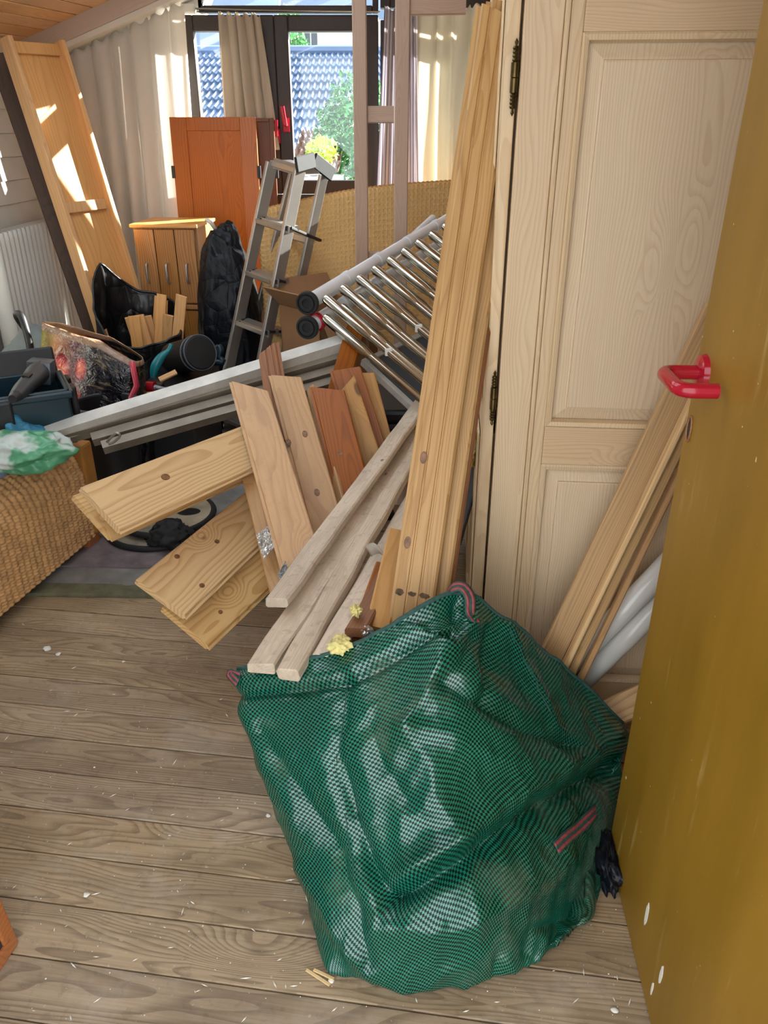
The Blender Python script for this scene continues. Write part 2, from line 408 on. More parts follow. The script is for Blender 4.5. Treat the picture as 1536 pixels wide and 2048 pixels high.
# ---- special materials
def m_bag():
    m, nt, b = mat_new('green_woven_tarp'); t = NT(nt)
    uv = t.n('ShaderNodeUVMap'); ck = t.n('ShaderNodeTexChecker'); t.l(uv.outputs[0], ck.inputs['Vector']); ck.inputs['Scale'].default_value = 1/.0042
    tc = t.n('ShaderNodeTexCoord')
    nz = t.noise(tc.outputs['Object'], 9, 4); n2 = t.noise(tc.outputs['Object'], 5, 5, .65)
    ca = t.mix(nz.outputs['Fac'], LB(14, 92, 74), LB(36, 132, 106)); cb = t.mix(nz.outputs['Fac'], LB(1, 24, 18), LB(3, 42, 31))
    col = t.mix(ck.outputs['Fac'], cb, ca)
    dust = t.math('MULTIPLY', t.maprange(n2.outputs['Fac'], .54, .70, 0, 1), .25)
    col = t.mix(dust, col, LB(128, 128, 108))
    t.l(col, b.inputs['Base Color'])
    ro = t.math('MULTIPLY_ADD', ck.outputs['Fac'], -.16, .40); t.l(ro, b.inputs['Roughness'])
    t.l(t.math('MULTIPLY_ADD', ck.outputs['Fac'], .75, .25), b.inputs['Specular IOR Level'])
    w = t.noise(tc.outputs['Object'], 26, 4, .55, .6)
    t.bump(b, t.math('MULTIPLY_ADD', ck.outputs['Fac'], .12, w.outputs['Fac']), .35, .008)
    return m
def m_yellow():
    m, nt, b = mat_new('mustard_yellow_paint'); t = NT(nt); tc = t.n('ShaderNodeTexCoord'); o = tc.outputs['Object']
    n1 = t.noise(t.vmath('MULTIPLY', o, (6, 6, 1.2)), 1, 5, .6); n2 = t.noise(t.vmath('MULTIPLY', o, (1, 1, .12)), 26, 4, .6)
    col = t.ramp(n1.outputs['Fac'], [(.3, LB(126, 92, 12)), (.7, LB(154, 114, 32))])
    col = t.mix(t.math('MULTIPLY', t.maprange(n2.outputs['Fac'], .6, .74, 0, 1), .45), col, LB(194, 162, 100))
    n3 = t.noise(o, 55, 2); col = t.mix(t.maprange(n3.outputs['Fac'], .735, .76, 0, 1), col, LB(232, 218, 180))
    t.l(col, b.inputs['Base Color']); b.inputs['Roughness'].default_value = .42
    t.bump(b, n2.outputs['Fac'], .08, .003); return m
def m_curtain(name, c1, c2=None, stripe=0, transl=.45):
    m = bpy.data.materials.new(name); m.use_nodes = True; nt = m.node_tree; nt.nodes.clear(); t = NT(nt)
    out = t.n('ShaderNodeOutputMaterial'); d = t.n('ShaderNodeBsdfDiffuse'); tr = t.n('ShaderNodeBsdfTranslucent'); mx = t.n('ShaderNodeMixShader')
    mx.inputs[0].default_value = transl; t.l(d.outputs[0], mx.inputs[1]); t.l(tr.outputs[0], mx.inputs[2]); t.l(mx.outputs[0], out.inputs[0])
    tc = t.n('ShaderNodeTexCoord'); nz = t.noise(tc.outputs['Object'], 3, 4)
    col = t.ramp(nz.outputs['Fac'], [(.3, tuple(x*.93 for x in c1[:3])+(1,)), (.7, c1)])
    if stripe:
        uv = t.n('ShaderNodeUVMap'); sx = t.n('ShaderNodeSeparateXYZ'); t.l(uv.outputs[0], sx.inputs[0])
        f = t.math('FRACT', t.math('MULTIPLY', sx.outputs[0], stripe)); col = t.mix(t.math('LESS_THAN', f, .22), col, c2)
    t.l(col, d.inputs[0]); t.l(col, tr.inputs[0]); return m
def m_glass():
    m = bpy.data.materials.new('window_glass'); m.use_nodes = True; nt = m.node_tree; nt.nodes.clear(); t = NT(nt)
    out = t.n('ShaderNodeOutputMaterial'); a = t.n('ShaderNodeBsdfTransparent'); g = t.n('ShaderNodeBsdfGlossy'); mx = t.n('ShaderNodeMixShader')
    a.inputs[0].default_value = (.93, .97, 1, 1); g.inputs['Roughness'].default_value = .02; mx.inputs[0].default_value = .05
    t.l(a.outputs[0], mx.inputs[1]); t.l(g.outputs[0], mx.inputs[2]); t.l(mx.outputs[0], out.inputs[0]); return m
def m_tomato():
    m, nt, b = mat_new('printed_shopping_bag'); t = NT(nt); tc = t.n('ShaderNodeTexCoord'); uv = t.n('ShaderNodeUVMap').outputs[0]
    sx = t.n('ShaderNodeSeparateXYZ'); t.l(uv, sx.inputs[0]); nz = t.noise(uv, 14, 4)
    col = t.ramp(t.math('MULTIPLY_ADD', nz.outputs['Fac'], .16, sx.outputs[0]), [(.16, LB(150, 140, 60)), (.34, LB(178, 120, 70)), (.52, LB(96, 30, 34)), (.70, LB(34, 24, 32)), (.9, LB(20, 18, 24))])
    streak = t.noise(t.vmath('MULTIPLY', uv, (6, 30, 1)), 1, 4, .6)
    col = t.mix(t.math('MULTIPLY', t.maprange(streak.outputs['Fac'], .56, .66, 0, 1), .5), col, LB(150, 130, 96))
    for (cx, cy, r_) in ((.34, .78, .105), (.50, .64, .085), (.30, .55, .10), (.55, .82, .07), (.50, .46, .06), (.40, .38, .075)):
        d_ = t.n('ShaderNodeVectorMath', operation='DISTANCE'); t.l(t.vmath('MULTIPLY', uv, (1, 1, 0)), d_.inputs[0]); d_.inputs[1].default_value = (cx, cy, 0)
        body = t.ramp(t.math('DIVIDE', t.math('MULTIPLY_ADD', nz.outputs['Fac'], .03, d_.outputs['Value']), r_), [(0, LB(232, 150, 96)), (.45, LB(214, 92, 60)), (.8, LB(182, 40, 36)), (1, LB(130, 20, 26))])
        col = t.mix(t.maprange(d_.outputs['Value'], r_*.93, r_, 1, 0), col, body)
    top = t.maprange(sx.outputs[1], .955, .97, 0, 1); col = t.mix(top, col, LB(150, 120, 96))
    t.l(col, b.inputs['Base Color']); b.inputs['Roughness'].default_value = .18; b.inputs['Specular IOR Level'].default_value = .7
    n2 = t.noise(tc.outputs['Object'], 22, 4, .6, .8); t.bump(b, n2.outputs['Fac'], .5, .02); return m
M_bag = m_bag(); M_yellow = m_yellow(); M_glass = m_glass(); M_tomato = m_tomato()
M_curt = m_curtain('white_curtain_cloth', LB(236, 232, 226), transl=.45)
M_curt2 = m_curtain('beige_curtain_cloth', LB(206, 194, 178), transl=.4)
M_curt3 = m_curtain('striped_curtain_cloth', LB(206, 198, 200), LB(96, 104, 140), 26, .45)
M_curt4 = m_curtain('cream_curtain_cloth', LB(228, 222, 208), transl=.5)
M_wick = plain('wicker_strand', LB(206, 160, 108), .42, var=.12, nscale=26, bump=.2, bscale=120)
M_wickd = plain('golden_bed_post', LB(176, 120, 52), .45, var=.1)
def m_waffle():
    m, nt, b = mat_new('tan_waffle_foam'); t = NT(nt); uv = t.n('ShaderNodeUVMap'); sx = t.n('ShaderNodeSeparateXYZ'); t.l(uv.outputs[0], sx.inputs[0])
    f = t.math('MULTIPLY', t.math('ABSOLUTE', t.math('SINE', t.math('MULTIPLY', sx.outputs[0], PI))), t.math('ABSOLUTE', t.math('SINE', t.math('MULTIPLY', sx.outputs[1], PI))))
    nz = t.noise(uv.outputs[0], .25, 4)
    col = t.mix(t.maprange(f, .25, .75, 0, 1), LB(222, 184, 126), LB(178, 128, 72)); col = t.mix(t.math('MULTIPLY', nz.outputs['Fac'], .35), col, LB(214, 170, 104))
    t.l(col, b.inputs['Base Color']); b.inputs['Roughness'].default_value = .8; return m
M_waffle = m_waffle()
M_rug = plain('dusty_grey_rug', LB(130, 128, 124), .95, var=.14, nscale=9, bump=.5, bscale=80)
M_rugedge = plain('olive_rug_edge', LB(104, 102, 78), .95, var=.14, nscale=20, bump=.5, bscale=120)
M_rugpurple = plain('faded_mauve_rug', LB(122, 110, 112), .95, var=.16, nscale=14, bump=.5, bscale=100)
M_tile = plain('slate_blue_roof_tile', LB(92, 112, 140), .42, var=.12, nscale=.8)
M_tile2 = plain('old_clay_tile', LB(150, 120, 104), .7, var=.12, nscale=2)
M_house = plain('white_house_render', LB(226, 228, 230), .9, var=.02)
M_leaf = plain('bush_leaf', LB(70, 130, 70), .6, var=.3, nscale=2.5)
M_leafy = plain('yellow_green_leaf', LB(170, 190, 70), .6, var=.25, nscale=2.5)
M_lawn = plain('lawn', LB(96, 120, 70), .95, var=.2, nscale=1)

# ---- floor: boards run nearly across the picture, left end further away
RA = math.radians(8.0); DX = V((math.cos(RA), -math.sin(RA), 0)); DY = V((math.sin(RA), math.cos(RA), 0))
floor = MB(); base = Matrix.Rotation(-RA, 4, 'Z')
floor.box((-3.6, -1.2, -.06), (3.4, 6.6, -.022), base)
floor = tag(make('floor', floor, M_dark), kind='structure')
bw = .1075
proto = {}
for i in range(-8, 61):
    y0 = i*bw
    mb = MB(); g = .0016+.0016*random.random()*(1 if i % 3 else 2.2)
    dz = random.uniform(-.0012, .0012)
    L0, L1 = -3.5, 3.3
    h = bw/2-g/2
    mb.prism([(-h, -.024), (h, -.024), (h, -.0015), (h-.002, 0), (-h+.002, 0), (-h, -.0015)], L0, L1)
    M = base @ Matrix.Translation((0, y0, dz))
    make('floor_board', mb, M_floor, floor, M, local=True)

# ---- roof slope numbers
XL, XR, YB = -1.76, 2.3, 4.585
TS = .36; ZE = 1.74; XRG = .6
def roofz(x): return ZE+TS*(x-XL) if x < XRG else ZE+TS*(XRG-XL)-TS*(x-XRG)
# ceiling: sloped deck with boards (left slope seen), right slope plain
cmb = MB(); th = .05
SKX = (-1.45, -.15); SKY = ((1.3, 2.3), (2.45, 3.45))          # unseen roof windows, added in the left slope to let in sky light
def deck(xa, xb, ya, yb):
    za, zb = roofz(xa)+.03, roofz(xb)+.03
    P = [(xa, ya, za), (xb, ya, zb), (xb, yb, zb), (xa, yb, za)]
    cmb.add([V(p) for p in P]+[V(p)+V((0, 0, th)) for p in P], [(0, 3, 2, 1), (4, 5, 6, 7), (0, 1, 5, 4), (1, 2, 6, 5), (2, 3, 7, 6), (3, 0, 4, 7)])
deck(XRG, XR+.3, .1, YB+.25)
deck(XL-.3, SKX[0], .1, YB+.25); deck(SKX[1], XRG, .1, YB+.25)
for ya, yb in ((.1, SKY[0][0]), (SKY[0][1], SKY[1][0]), (SKY[1][1], YB+.25)): deck(SKX[0], SKX[1], ya, yb)
ceiling = tag(make('ceiling', cmb, M_ceil), kind='structure')
for i_, (ya, yb) in enumerate(SKY):  # frames and panes of the added roof windows
    sm = MB()
    for (x0_, x1_, y0_, y1_) in ((SKX[0], SKX[0]+.07, ya, yb), (SKX[1]-.07, SKX[1], ya, yb), (SKX[0], SKX[1], ya, ya+.07), (SKX[0], SKX[1], yb-.07, yb)):
        P = [V((x, y, roofz(x)+dz)) for dz in (.035, .09) for x, y in ((x0_, y0_), (x1_, y0_), (x1_, y1_), (x0_, y1_))]
        sm.add(P, [(0, 3, 2, 1), (4, 5, 6, 7), (0, 1, 5, 4), (1, 2, 6, 5), (2, 3, 7, 6), (3, 0, 4, 7)])
    so = tag(make('window_%d' % (8+i_), sm, M_white), kind='structure')
    P = [V((x, y, roofz(x)+dz)) for dz in (.06, .064) for x, y in ((SKX[0]+.05, ya+.05), (SKX[1]-.05, ya+.05), (SKX[1]-.05, yb-.05), (SKX[0]+.05, yb-.05))]
    make('pane', MB().add(P, [(0, 3, 2, 1), (4, 5, 6, 7), (0, 1, 5, 4), (1, 2, 6, 5), (2, 3, 7, 6), (3, 0, 4, 7)]), M_glass, so)
R = V((1, 0, TS)).normalized(); N = V((-TS, 0, 1)).normalized()*-1
Bd = (V((0, 1, 0))+R*.11).normalized(); Pd = Bd.cross(N).normalized()
if Pd.x < 0: Pd = -Pd
o0 = V((XL+.25, YB-.15, ZE+TS*.25+.028))
for k in range(-4, 12):
    c = o0+Pd*(k*.088)
    a, b_ = c-Bd*1.5, c+Bd*.75
    # clip to the wall planes
    def cl(a, b_):
        d = b_-a; lo, hi = 0, 1
        for ax, mn, mx in ((0, XL-.05, SKX[0] if False else XRG), (1, 3.5, YB-.02)):
            if abs(d[ax]) < 1e-6: continue
            t0, t1 = sorted(((mn-a[ax])/d[ax], (mx-a[ax])/d[ax])); lo, hi = max(lo, t0), min(hi, t1)
        return (a+d*lo, a+d*hi) if hi-lo > .05 else None
    r_ = cl(a, b_)
    if r_: plank('ceiling_board', r_[0]+N*.016, r_[1]+N*.016, .080, .016, M_ceil, n=N, parent=ceiling)

# rafter along the gable, with white lower strip
def xz_bar(x0, x1, dz0, dz1, y0, y1, mat, name, parent=None):
    mb = MB(); P = []
    for y in (y0, y1):
        P += [V((x0, y, roofz(x0)+dz0)), V((x1, y, roofz(x1)+dz0)), V((x1, y, roofz(x1)+dz1)), V((x0, y, roofz(x0)+dz1))]
    mb.add(P, [(0, 1, 2, 3), (4, 7, 6, 5), (0, 4, 5, 1), (1, 5, 6, 2), (2, 6, 7, 3), (3, 7, 4, 0)])
    M = Matrix.Translation((x0, y0, roofz(x0)+dz0)) @ Matrix.Rotation(-math.atan(TS), 4, 'Y')
    return make(name, mb, mat, parent, M, fixn=True)
tag(xz_bar(XL-.1, XRG, -.07, .012, YB-.235, YB-.02, M_beam, 'trim_1'), kind='structure')
tag(xz_bar(XL-.1, XRG, -.095, -.071, YB-.225, YB-.05, M_white, 'trim_2'), kind='structure')

# gable wall with the window opening
WX0, WX1, WZ0, WZ1 = -1.12, 1.42, .2, 2.2
wb = MB()
def wallpoly(poly, y0, y1, mb):
    n = len(poly); P = [V((x, y0, z)) for x, z in poly]+[V((x, y1, z)) for x, z in poly]
    mb.add(P, [tuple(range(n)), tuple(range(2*n-1, n-1, -1))]+[(k, n+k, n+(k+1) % n, (k+1) % n) for k in range(n)])
wallpoly([(XL-.1, -.05), (WX0, -.05), (WX0, roofz(WX0)), (XL-.1, roofz(XL-.1))], YB, YB+.2, wb)
wallpoly([(WX0, -.05), (WX1, -.05), (WX1, WZ0), (WX0, WZ0)], YB, YB+.2, wb)
wallpoly([(WX1, -.05), (XR+.1, -.05), (XR+.1, roofz(XR+.1)), (WX1, roofz(WX1))], YB, YB+.2, wb)
wallpoly([(-.85, 2.05), (-.05, 2.05), (-.05, 2.26), (WX1, 2.26), (WX1, roofz(WX1)), (XRG, roofz(XRG)), (-.85, roofz(-.85))], YB, YB+.2, wb)
wallpoly([(WX0, 1.90), (-.93, 1.90), (-.85, 2.05), (WX0, roofz(WX0))], YB, YB+.2, wb)
tag(make('wall_back', wb, M_plaster, fixn=True), kind='structure')

# left wall: white clapboards, with radiator
wl = MB().box((XL-.15, .1, -.05), (XL-.012, YB+.2, ZE+.1)); wl = tag(make('wall_left', wl, M_clap), kind='structure')
cb = MB().prism([(-.0, 0), (-.0, .097), (.005, .097), (.013, 0)], 0, 2.18)
z = .05; k = 0; first = None
Mr = lambda z: Matrix(((0, 1, 0, XL-.012), (1, 0, 0, 2.4), (0, 0, 1, z), (0, 0, 0, 1)))
while z < ZE-.05:
    if first is None: first = make('clapboard', cb, M_clap, wl, Mr(z), local=True, fixn=True)
    else: dup(first, 'clapboard', wl, Mr(z))
    z += .1
# right wall (behind the wardrobe)
wr = MB().box((XR, .1, -.05), (XR+.15, YB+.2, ZE+.3)); tag(make('wall_right', wr, M_plaster), kind='structure')

# entrance wall: the camera stands in its doorway
wf_ = MB()
wallpoly([(XL-.1, -.05), (-.85, -.05), (-.85, 2.05), (-.85, roofz(-.85)), (XL-.1, roofz(XL-.1))], .12, .26, wf_)
wallpoly([(.47, -.05), (XR+.1, -.05), (XR+.1, roofz(XR+.1)), (XRG, roofz(XRG)), (.47, roofz(.47))], .12, .26, wf_)
wallpoly([(-.85, 2.05), (.47, 2.05), (.47, roofz(.47)), (-.85, roofz(-.85))], .12, .26, wf_)
tag(make('wall_front', wf_, M_plaster, fixn=True), kind='structure')
# ---- windows: dark frames
def window(name, x0, x1, z0, z1, y, fw=.075, glass=True, tilt=0, fmat=None, depth=.07):
    w = MB(); w.box((x0, y, z0), (x0+fw, y+depth, z1), b=.006)
    o = tag(make(name, w, fmat or M_winframe, None, Matrix.Translation((x0, y, z0))), kind='structure')
    m2 = MB().box((x1-fw, y, z0), (x1, y+depth, z1), b=.006); make('jamb', m2, M_winframe, o, Matrix.Translation((x1, y, z0)))
    for za, zb in ((z0, z0+fw), (z1-fw, z1)):
        m3 = MB().box((x0+fw, y+.002, za), (x1-fw, y+depth-.002, zb), b=.006); make('frame_rail', m3, M_winframe, o, Matrix.Translation((x0, y, za)))
    if glass:
        make('pane', MB().box((x0+fw-.005, y+depth*.5, z0+fw-.005), (x1-fw+.005, y+depth*.5+.006, z1-fw+.005)), M_glass, o)
    return o
xm = ray(556, 200, YB).x; x_l = ray(368, 150, YB).x; x_r = ray(757, 150, YB).x
zt = ray(600, 30, YB).z; zg = ray(600, 388, YB).z
w1 = window('window_1', x_l, xm-.0005, zg, zt, YB-.01, .07)
w2 = window('window_2', xm+.0005, x_r, zg, zt, YB-.01, .07)
w3 = window('window_3', x_l+.10, x_r, zt+.012, zt+.155, YB, .03)
w4 = window('window_4', x_l, x_r, WZ0, zg-.005, YB, .06)
w5 = window('window_5', x_r+.01, x_r+.70, .5, zt-.02, YB, .07)
w6 = window('window_6', x_r+.01, x_r+.70, zt+.03, zt+.36, YB, .05)
w7 = window('window_7', x_r+.71, x_r+1.42, .5, zt+.30, YB, .07)
# red window handles
def win_handle(u0, v0, u1, v1, parent, Y):
    a, b_ = ray(u0, v0, Y), ray(u1, v1, Y)
    r_ = MB().box((b_.x-.018, Y, b_.z-.035), (b_.x+.018, Y+.012, b_.z+.035), b=.004)
    h = make('handle_plate', r_, M_redpl, parent)
    make('handle_lever', MB().tube([V((b_.x, Y+.005, b_.z)), V((b_.x, Y-.04, b_.z+.004)), V((a.x, Y-.045, a.z))], .0125, 10), M_redpl, h, smooth='auto')
win_handle(566, 213, 572, 250, w2, YB-.022)
win_handle(553, 240, 554, 272, w1, YB-.022)

# ---- open yellow door on the right
DA = V((.470, 1.137, 0)); DB = V((.449, .785, 0)); dd = (DB-DA).normalized()
Dn = V((dd.y, -dd.x, 0));  Dn = Dn if Dn.x < 0 else -Dn
MD = Matrix.Translation(DA) @ Matrix(((dd.x, Dn.x, 0, 0), (dd.y, Dn.y, 0, 0), (0, 0, 1, 0), (0, 0, 0, 1)))   # x: towards hinges, y: out of the seen face
dm = MB().box((0, -.04, .004), (.86, 0, 2.0), b=.003)
door = tag(make('door_1', dm, M_yellow, None, MD, local=True), 'mustard yellow painted door standing open on the right', kind='structure')
hp = MD.inverted() @ ray(1408, 745, 1.10); hx, hz = hp.x, hp.z
rose = make('handle_rose', MB().lathe([(.0, .011), (.018, .011), (.025, .008), (.027, 0)], 28, Matrix.Translation((hx, 0, hz)) @ Matrix.Rotation(-PI/2, 4, 'X')), M_redpl, door, MD, smooth='auto', local=True, fixn=True)
def arc(c, a, b_, r, n=7):      # rounded corner a->c->b
    A = c+(a-c).normalized()*r; B = c+(b_-c).normalized()*r
    return [A*(1-t)**2+c*2*t*(1-t)+B*t*t for t in [i/(n-1) for i in range(n)]]
p0, p1, p2, p3 = V((hx, .0, hz)), V((hx, .060, hz)), V((hx+.092, .060, hz)), V((hx+.092, .010, hz))
make('handle_lever', MB().tube([p0]+arc(p1, p0, p2, .018)+arc(p2, p1, p3, .022)+[p3], .0105, 20), M_redpl, door, MD, smooth='auto', local=True)
kp = MD.inverted() @ ray(1387, 858, 1.115)
make('keyhole', MB().lathe([(0, .0012), (.0075, .0012), (.009, .0004)], 20, Matrix.Translation((kp.x, 0, kp.z)) @ Matrix.Scale(2.1, 4, (0, 0, 1)) @ Matrix.Rotation(-PI/2, 4, 'X')), M_black, door, MD, local=True, fixn=True)
make('keyhole_rim', MB().tube([V((kp.x+.009*math.cos(a), .0012, kp.z+.02*math.sin(a))) for a in [k*2*PI/18 for k in range(18)]], .0016, 6, closed=True), M_brown, door, MD, local=True)
for (u, v, s_, Yp) in ((1473, 1838, .012, .88), (1440, 1985, .007, .80), (1500, 1960, .010, .78)):   # paint chips on the door face
    q = MD.inverted() @ ray(u, v, Yp)
    pts = [V((q.x+s_*.5*math.cos(a)*(1+.4*noise.noise(V((a*2, u, 0)))), .0008, q.z+s_*2.2*math.sin(a)*(1+.4*noise.noise(V((a*2, v, 3)))))) for a in [k*2*PI/14 for k in range(14)]]
    make('paint_chip', MB().add(pts+[p-V((0, .0008, 0)) for p in pts], [tuple(range(14))]+[(k, (k+1) % 14, 14+(k+1) % 14, 14+k) for k in range(14)]), M_chip, door, MD, local=True, fixn=True)

# ---- outside
def roof_tiles(name, A, B, C, cols, rows, amp, step, mat, parent, sub=6):
    """A lower-left, B lower-right, C upper-left corners; wavy tile courses"""
    U, W = B-A, C-A; n = U.cross(W).normalized(); P = []
    nu = cols*sub
    for r_ in range(rows):
        for e in (0.0, 1.0):
            row = []
            for i in range(nu+1):
                a = i/sub*2*PI; z_ = amp*max(-.35, math.cos(a))
                row.append(A+U*(i/nu)+W*((r_+e)/rows)+n*(z_+step*(1-e)))
            P.append(row)
    o = make(name, MB().grid(P), mat, parent, smooth='auto'); return tag(o, kind='stuff')
nb = thing('neighbour_house', 'neighbouring house with slate blue tiled roof seen through the window', 'house', V((-2, 13, -6)))
A, B = ray(80, 335, 11.0), ray(1050, 335, 11.0); C = V((A.x, 16.0, ray(500, 106, 16.0).z))
roof_tiles('roof_tiles', A, B, C, 62, 12, .030, .04, M_tile, nb)
make('ridge', MB().tube([C+V((0, 0, .03)), C+(B-A)+V((0, 0, .03))], .09, 8), M_tile, nb)
make('wall', MB().box((A.x, 11.3, -6), (B.x, 16, A.z)), M_house, nb)
nh = thing('white_house', 'white rendered house behind the tiled roof', 'house', V((-1, 24, -6)))
p = ray(585, 110, 24); q = ray(720, 36, 24)
hw = make('wall', MB().box((p.x, 24, -6), (p.x+8, 29, q.z+.6)), M_house, nh)
ex0, ex1, zt2 = p.x-1.0, p.x+8, ray(640, 40, 23.4).z
make('roof', MB().add([V((ex0, 23.3, zt2)), V((ex1, 23.3, zt2)), V((ex1, 27, zt2+2.2)), V((ex0, 27, zt2+2.2)), V((ex0, 23.3, zt2+.2)), V((ex1, 23.3, zt2+.2)), V((ex1, 27, zt2+2.4)), V((ex0, 27, zt2+2.4))], [(0, 3, 2, 1), (4, 5, 6, 7), (0, 1, 5, 4), (1, 2, 6, 5), (2, 3, 7, 6), (3, 0, 4, 7)]), M_tile, nh)
a, b_ = ray(607, 100, 23.98), ray(637, 64, 23.98)
wf = make('window', MB().box((a.x, 23.93, a.z), (b_.x, 24.0, b_.z)), M_white, nh)
for (fx0, fx1) in ((.08, .46), (.54, .92)):
    make('pane', MB().box((a.x+(b_.x-a.x)*fx0, 23.91, a.z+(b_.z-a.z)*.08), (a.x+(b_.x-a.x)*fx1, 23.94, a.z+(b_.z-a.z)*.92)), M_steelg, wf)
nd = thing('blue_roof_house', 'house with dark blue roof at left behind the tiled roof', 'house', V((-6, 21, -6)))
r0, r1 = ray(200, 100, 20), ray(545, 100, 20); zz0, zz1 = r0.z, r0.z+2.6
make('roof', MB().add([V((r0.x, 20, zz0)), V((r1.x, 20, zz0)), V((r1.x, 24, zz1)), V((r0.x, 24, zz1)), V((r0.x, 20, zz0-.2)), V((r1.x, 20, zz0-.2)), V((r1.x, 24, zz1-.2)), V((r0.x, 24, zz1-.2))], [(0, 1, 2, 3), (4, 7, 6, 5), (0, 4, 5, 1), (1, 5, 6, 2), (2, 6, 7, 3), (3, 7, 4, 0)]), M_tile, nd)
make('wall', MB().box((r0.x+.3, 20.5, -6), (r1.x-.3, 24, zz0)), M_house, nd)
lr = thing('shed_roof', 'low clay tiled shed roof below the bush outside', 'roof', V((-.8, 7, -6)))
a, b_ = ray(580, 350, 6.2), ray(680, 350, 6.2); c = V((a.x, 7.4, ray(600, 262, 7.4).z))
roof_tiles('clay_tiles', a, b_, c, 8, 6, .035, .03, M_tile2, lr)
make('shed_wall', MB().box((a.x, 6.3, -6), (b_.x, 7.4, a.z-.02)), M_house, lr)
def leaves(name, c, r, n, sz, mat, parent):
    mb = MB()
    for i in range(n):
        d = V((random.gauss(0, 1), random.gauss(0, 1), random.gauss(0, 1))).normalized()*(random.random()**.35)
        k = 1+.35*noise.noise(d*2.2+V((c.x, c.y, 0)))
        p = c+V((d.x*r[0]*k, d.y*r[1]*k, d.z*r[2]*k))
        u_ = V((random.gauss(0, 1), random.gauss(0, 1), random.gauss(0, 1))).normalized(); w_ = u_.orthogonal().normalized()
        s_ = sz*random.uniform(.6, 1.3); mb.add([p-u_*s_, p+w_*s_*.45, p+u_*s_, p-w_*s_*.45], [(0, 1, 2, 3)])
    return tag(make(name, mb, mat, parent), kind='stuff')
def bush(name, label, u, v, Y, r, n, sz, mat, trunk_z=-6):
    c = ray(u, v, Y); t_ = thing(name, label, 'bush', V((c.x, c.y, trunk_z)))
    leaves('foliage', c, r, n, sz, mat, t_)
    make('stem', MB().tube([V((c.x, c.y, trunk_z)), V((c.x+.05, c.y, (trunk_z+c.z)/2)), c], [.09, .06, .02], 8), M_dark, t_)
bush('garden_shrub', 'large blue green leafy shrub outside the right window', 722, 270, 6.9, (.36, .32, .42), 5200, .026, M_leaf)
bush('garden_shrub', 'small yellow green shrub under the larger shrub outside', 642, 302, 6.0, (.11, .12, .10), 900, .020, M_leafy)
bush('conifer', 'pale conifer beside the white house outside', 580, 80, 19, (.35, .5, .6), 1600, .08, M_leaf)
tag(make('ground', MB().box((-60, 5.2, -6.2), (60, 70, -6.0)), M_lawn), kind='structure')
# ================================================================= wardrobe (side panel faces us)
WA = math.radians(5)
MW = Matrix.Translation((.2465, 1.6, 0)) @ Matrix.Rotation(-WA, 4, 'Z')
wd = thing('wardrobe', 'tall whitewashed pine wardrobe with panelled side facing the camera', 'wardrobe', MW)
def wp(name, lo, hi, mat, parent=None, b=.003):
    c = V(((lo[0]+hi[0])/2, (lo[1]+hi[1])/2, (lo[2]+hi[2])/2))
    return make(name, MB().box(V(lo)-c, V(hi)-c, b=b), mat, parent or wd, MW @ Matrix.Translation(c), local=True)
DEP, WID, HGT = .56, 1.0, 1.85
wp('corner_post', (0, 0, .02), (.070, .045, HGT), M_wash)
wp('corner_backing', (.02, .02, .03), (.105, .045, HGT-.01), M_wash)
wp('post_bead', (.0705, -.004, .02), (.0805, .03, HGT), M_wash, b=.004)
wp('side_stile', (.081, .001, .02), (.105, .03, HGT), M_wash)
wp('side_stile', (DEP-.105, .001, .02), (DEP, .03, HGT), M_wash)
for z0, z1 in ((.02, .092), (.686, .774), (1.51, HGT)):
    c = V(((.105+DEP-.105)/2, .015, (z0+z1)/2))
    make('side_rail', MB().box((-(DEP-.21)/2, -.014, -(z1-z0)/2), ((DEP-.21)/2, .014, (z1-z0)/2), b=.003), M_washx, wd, MW @ Matrix.Translation(c), local=True)
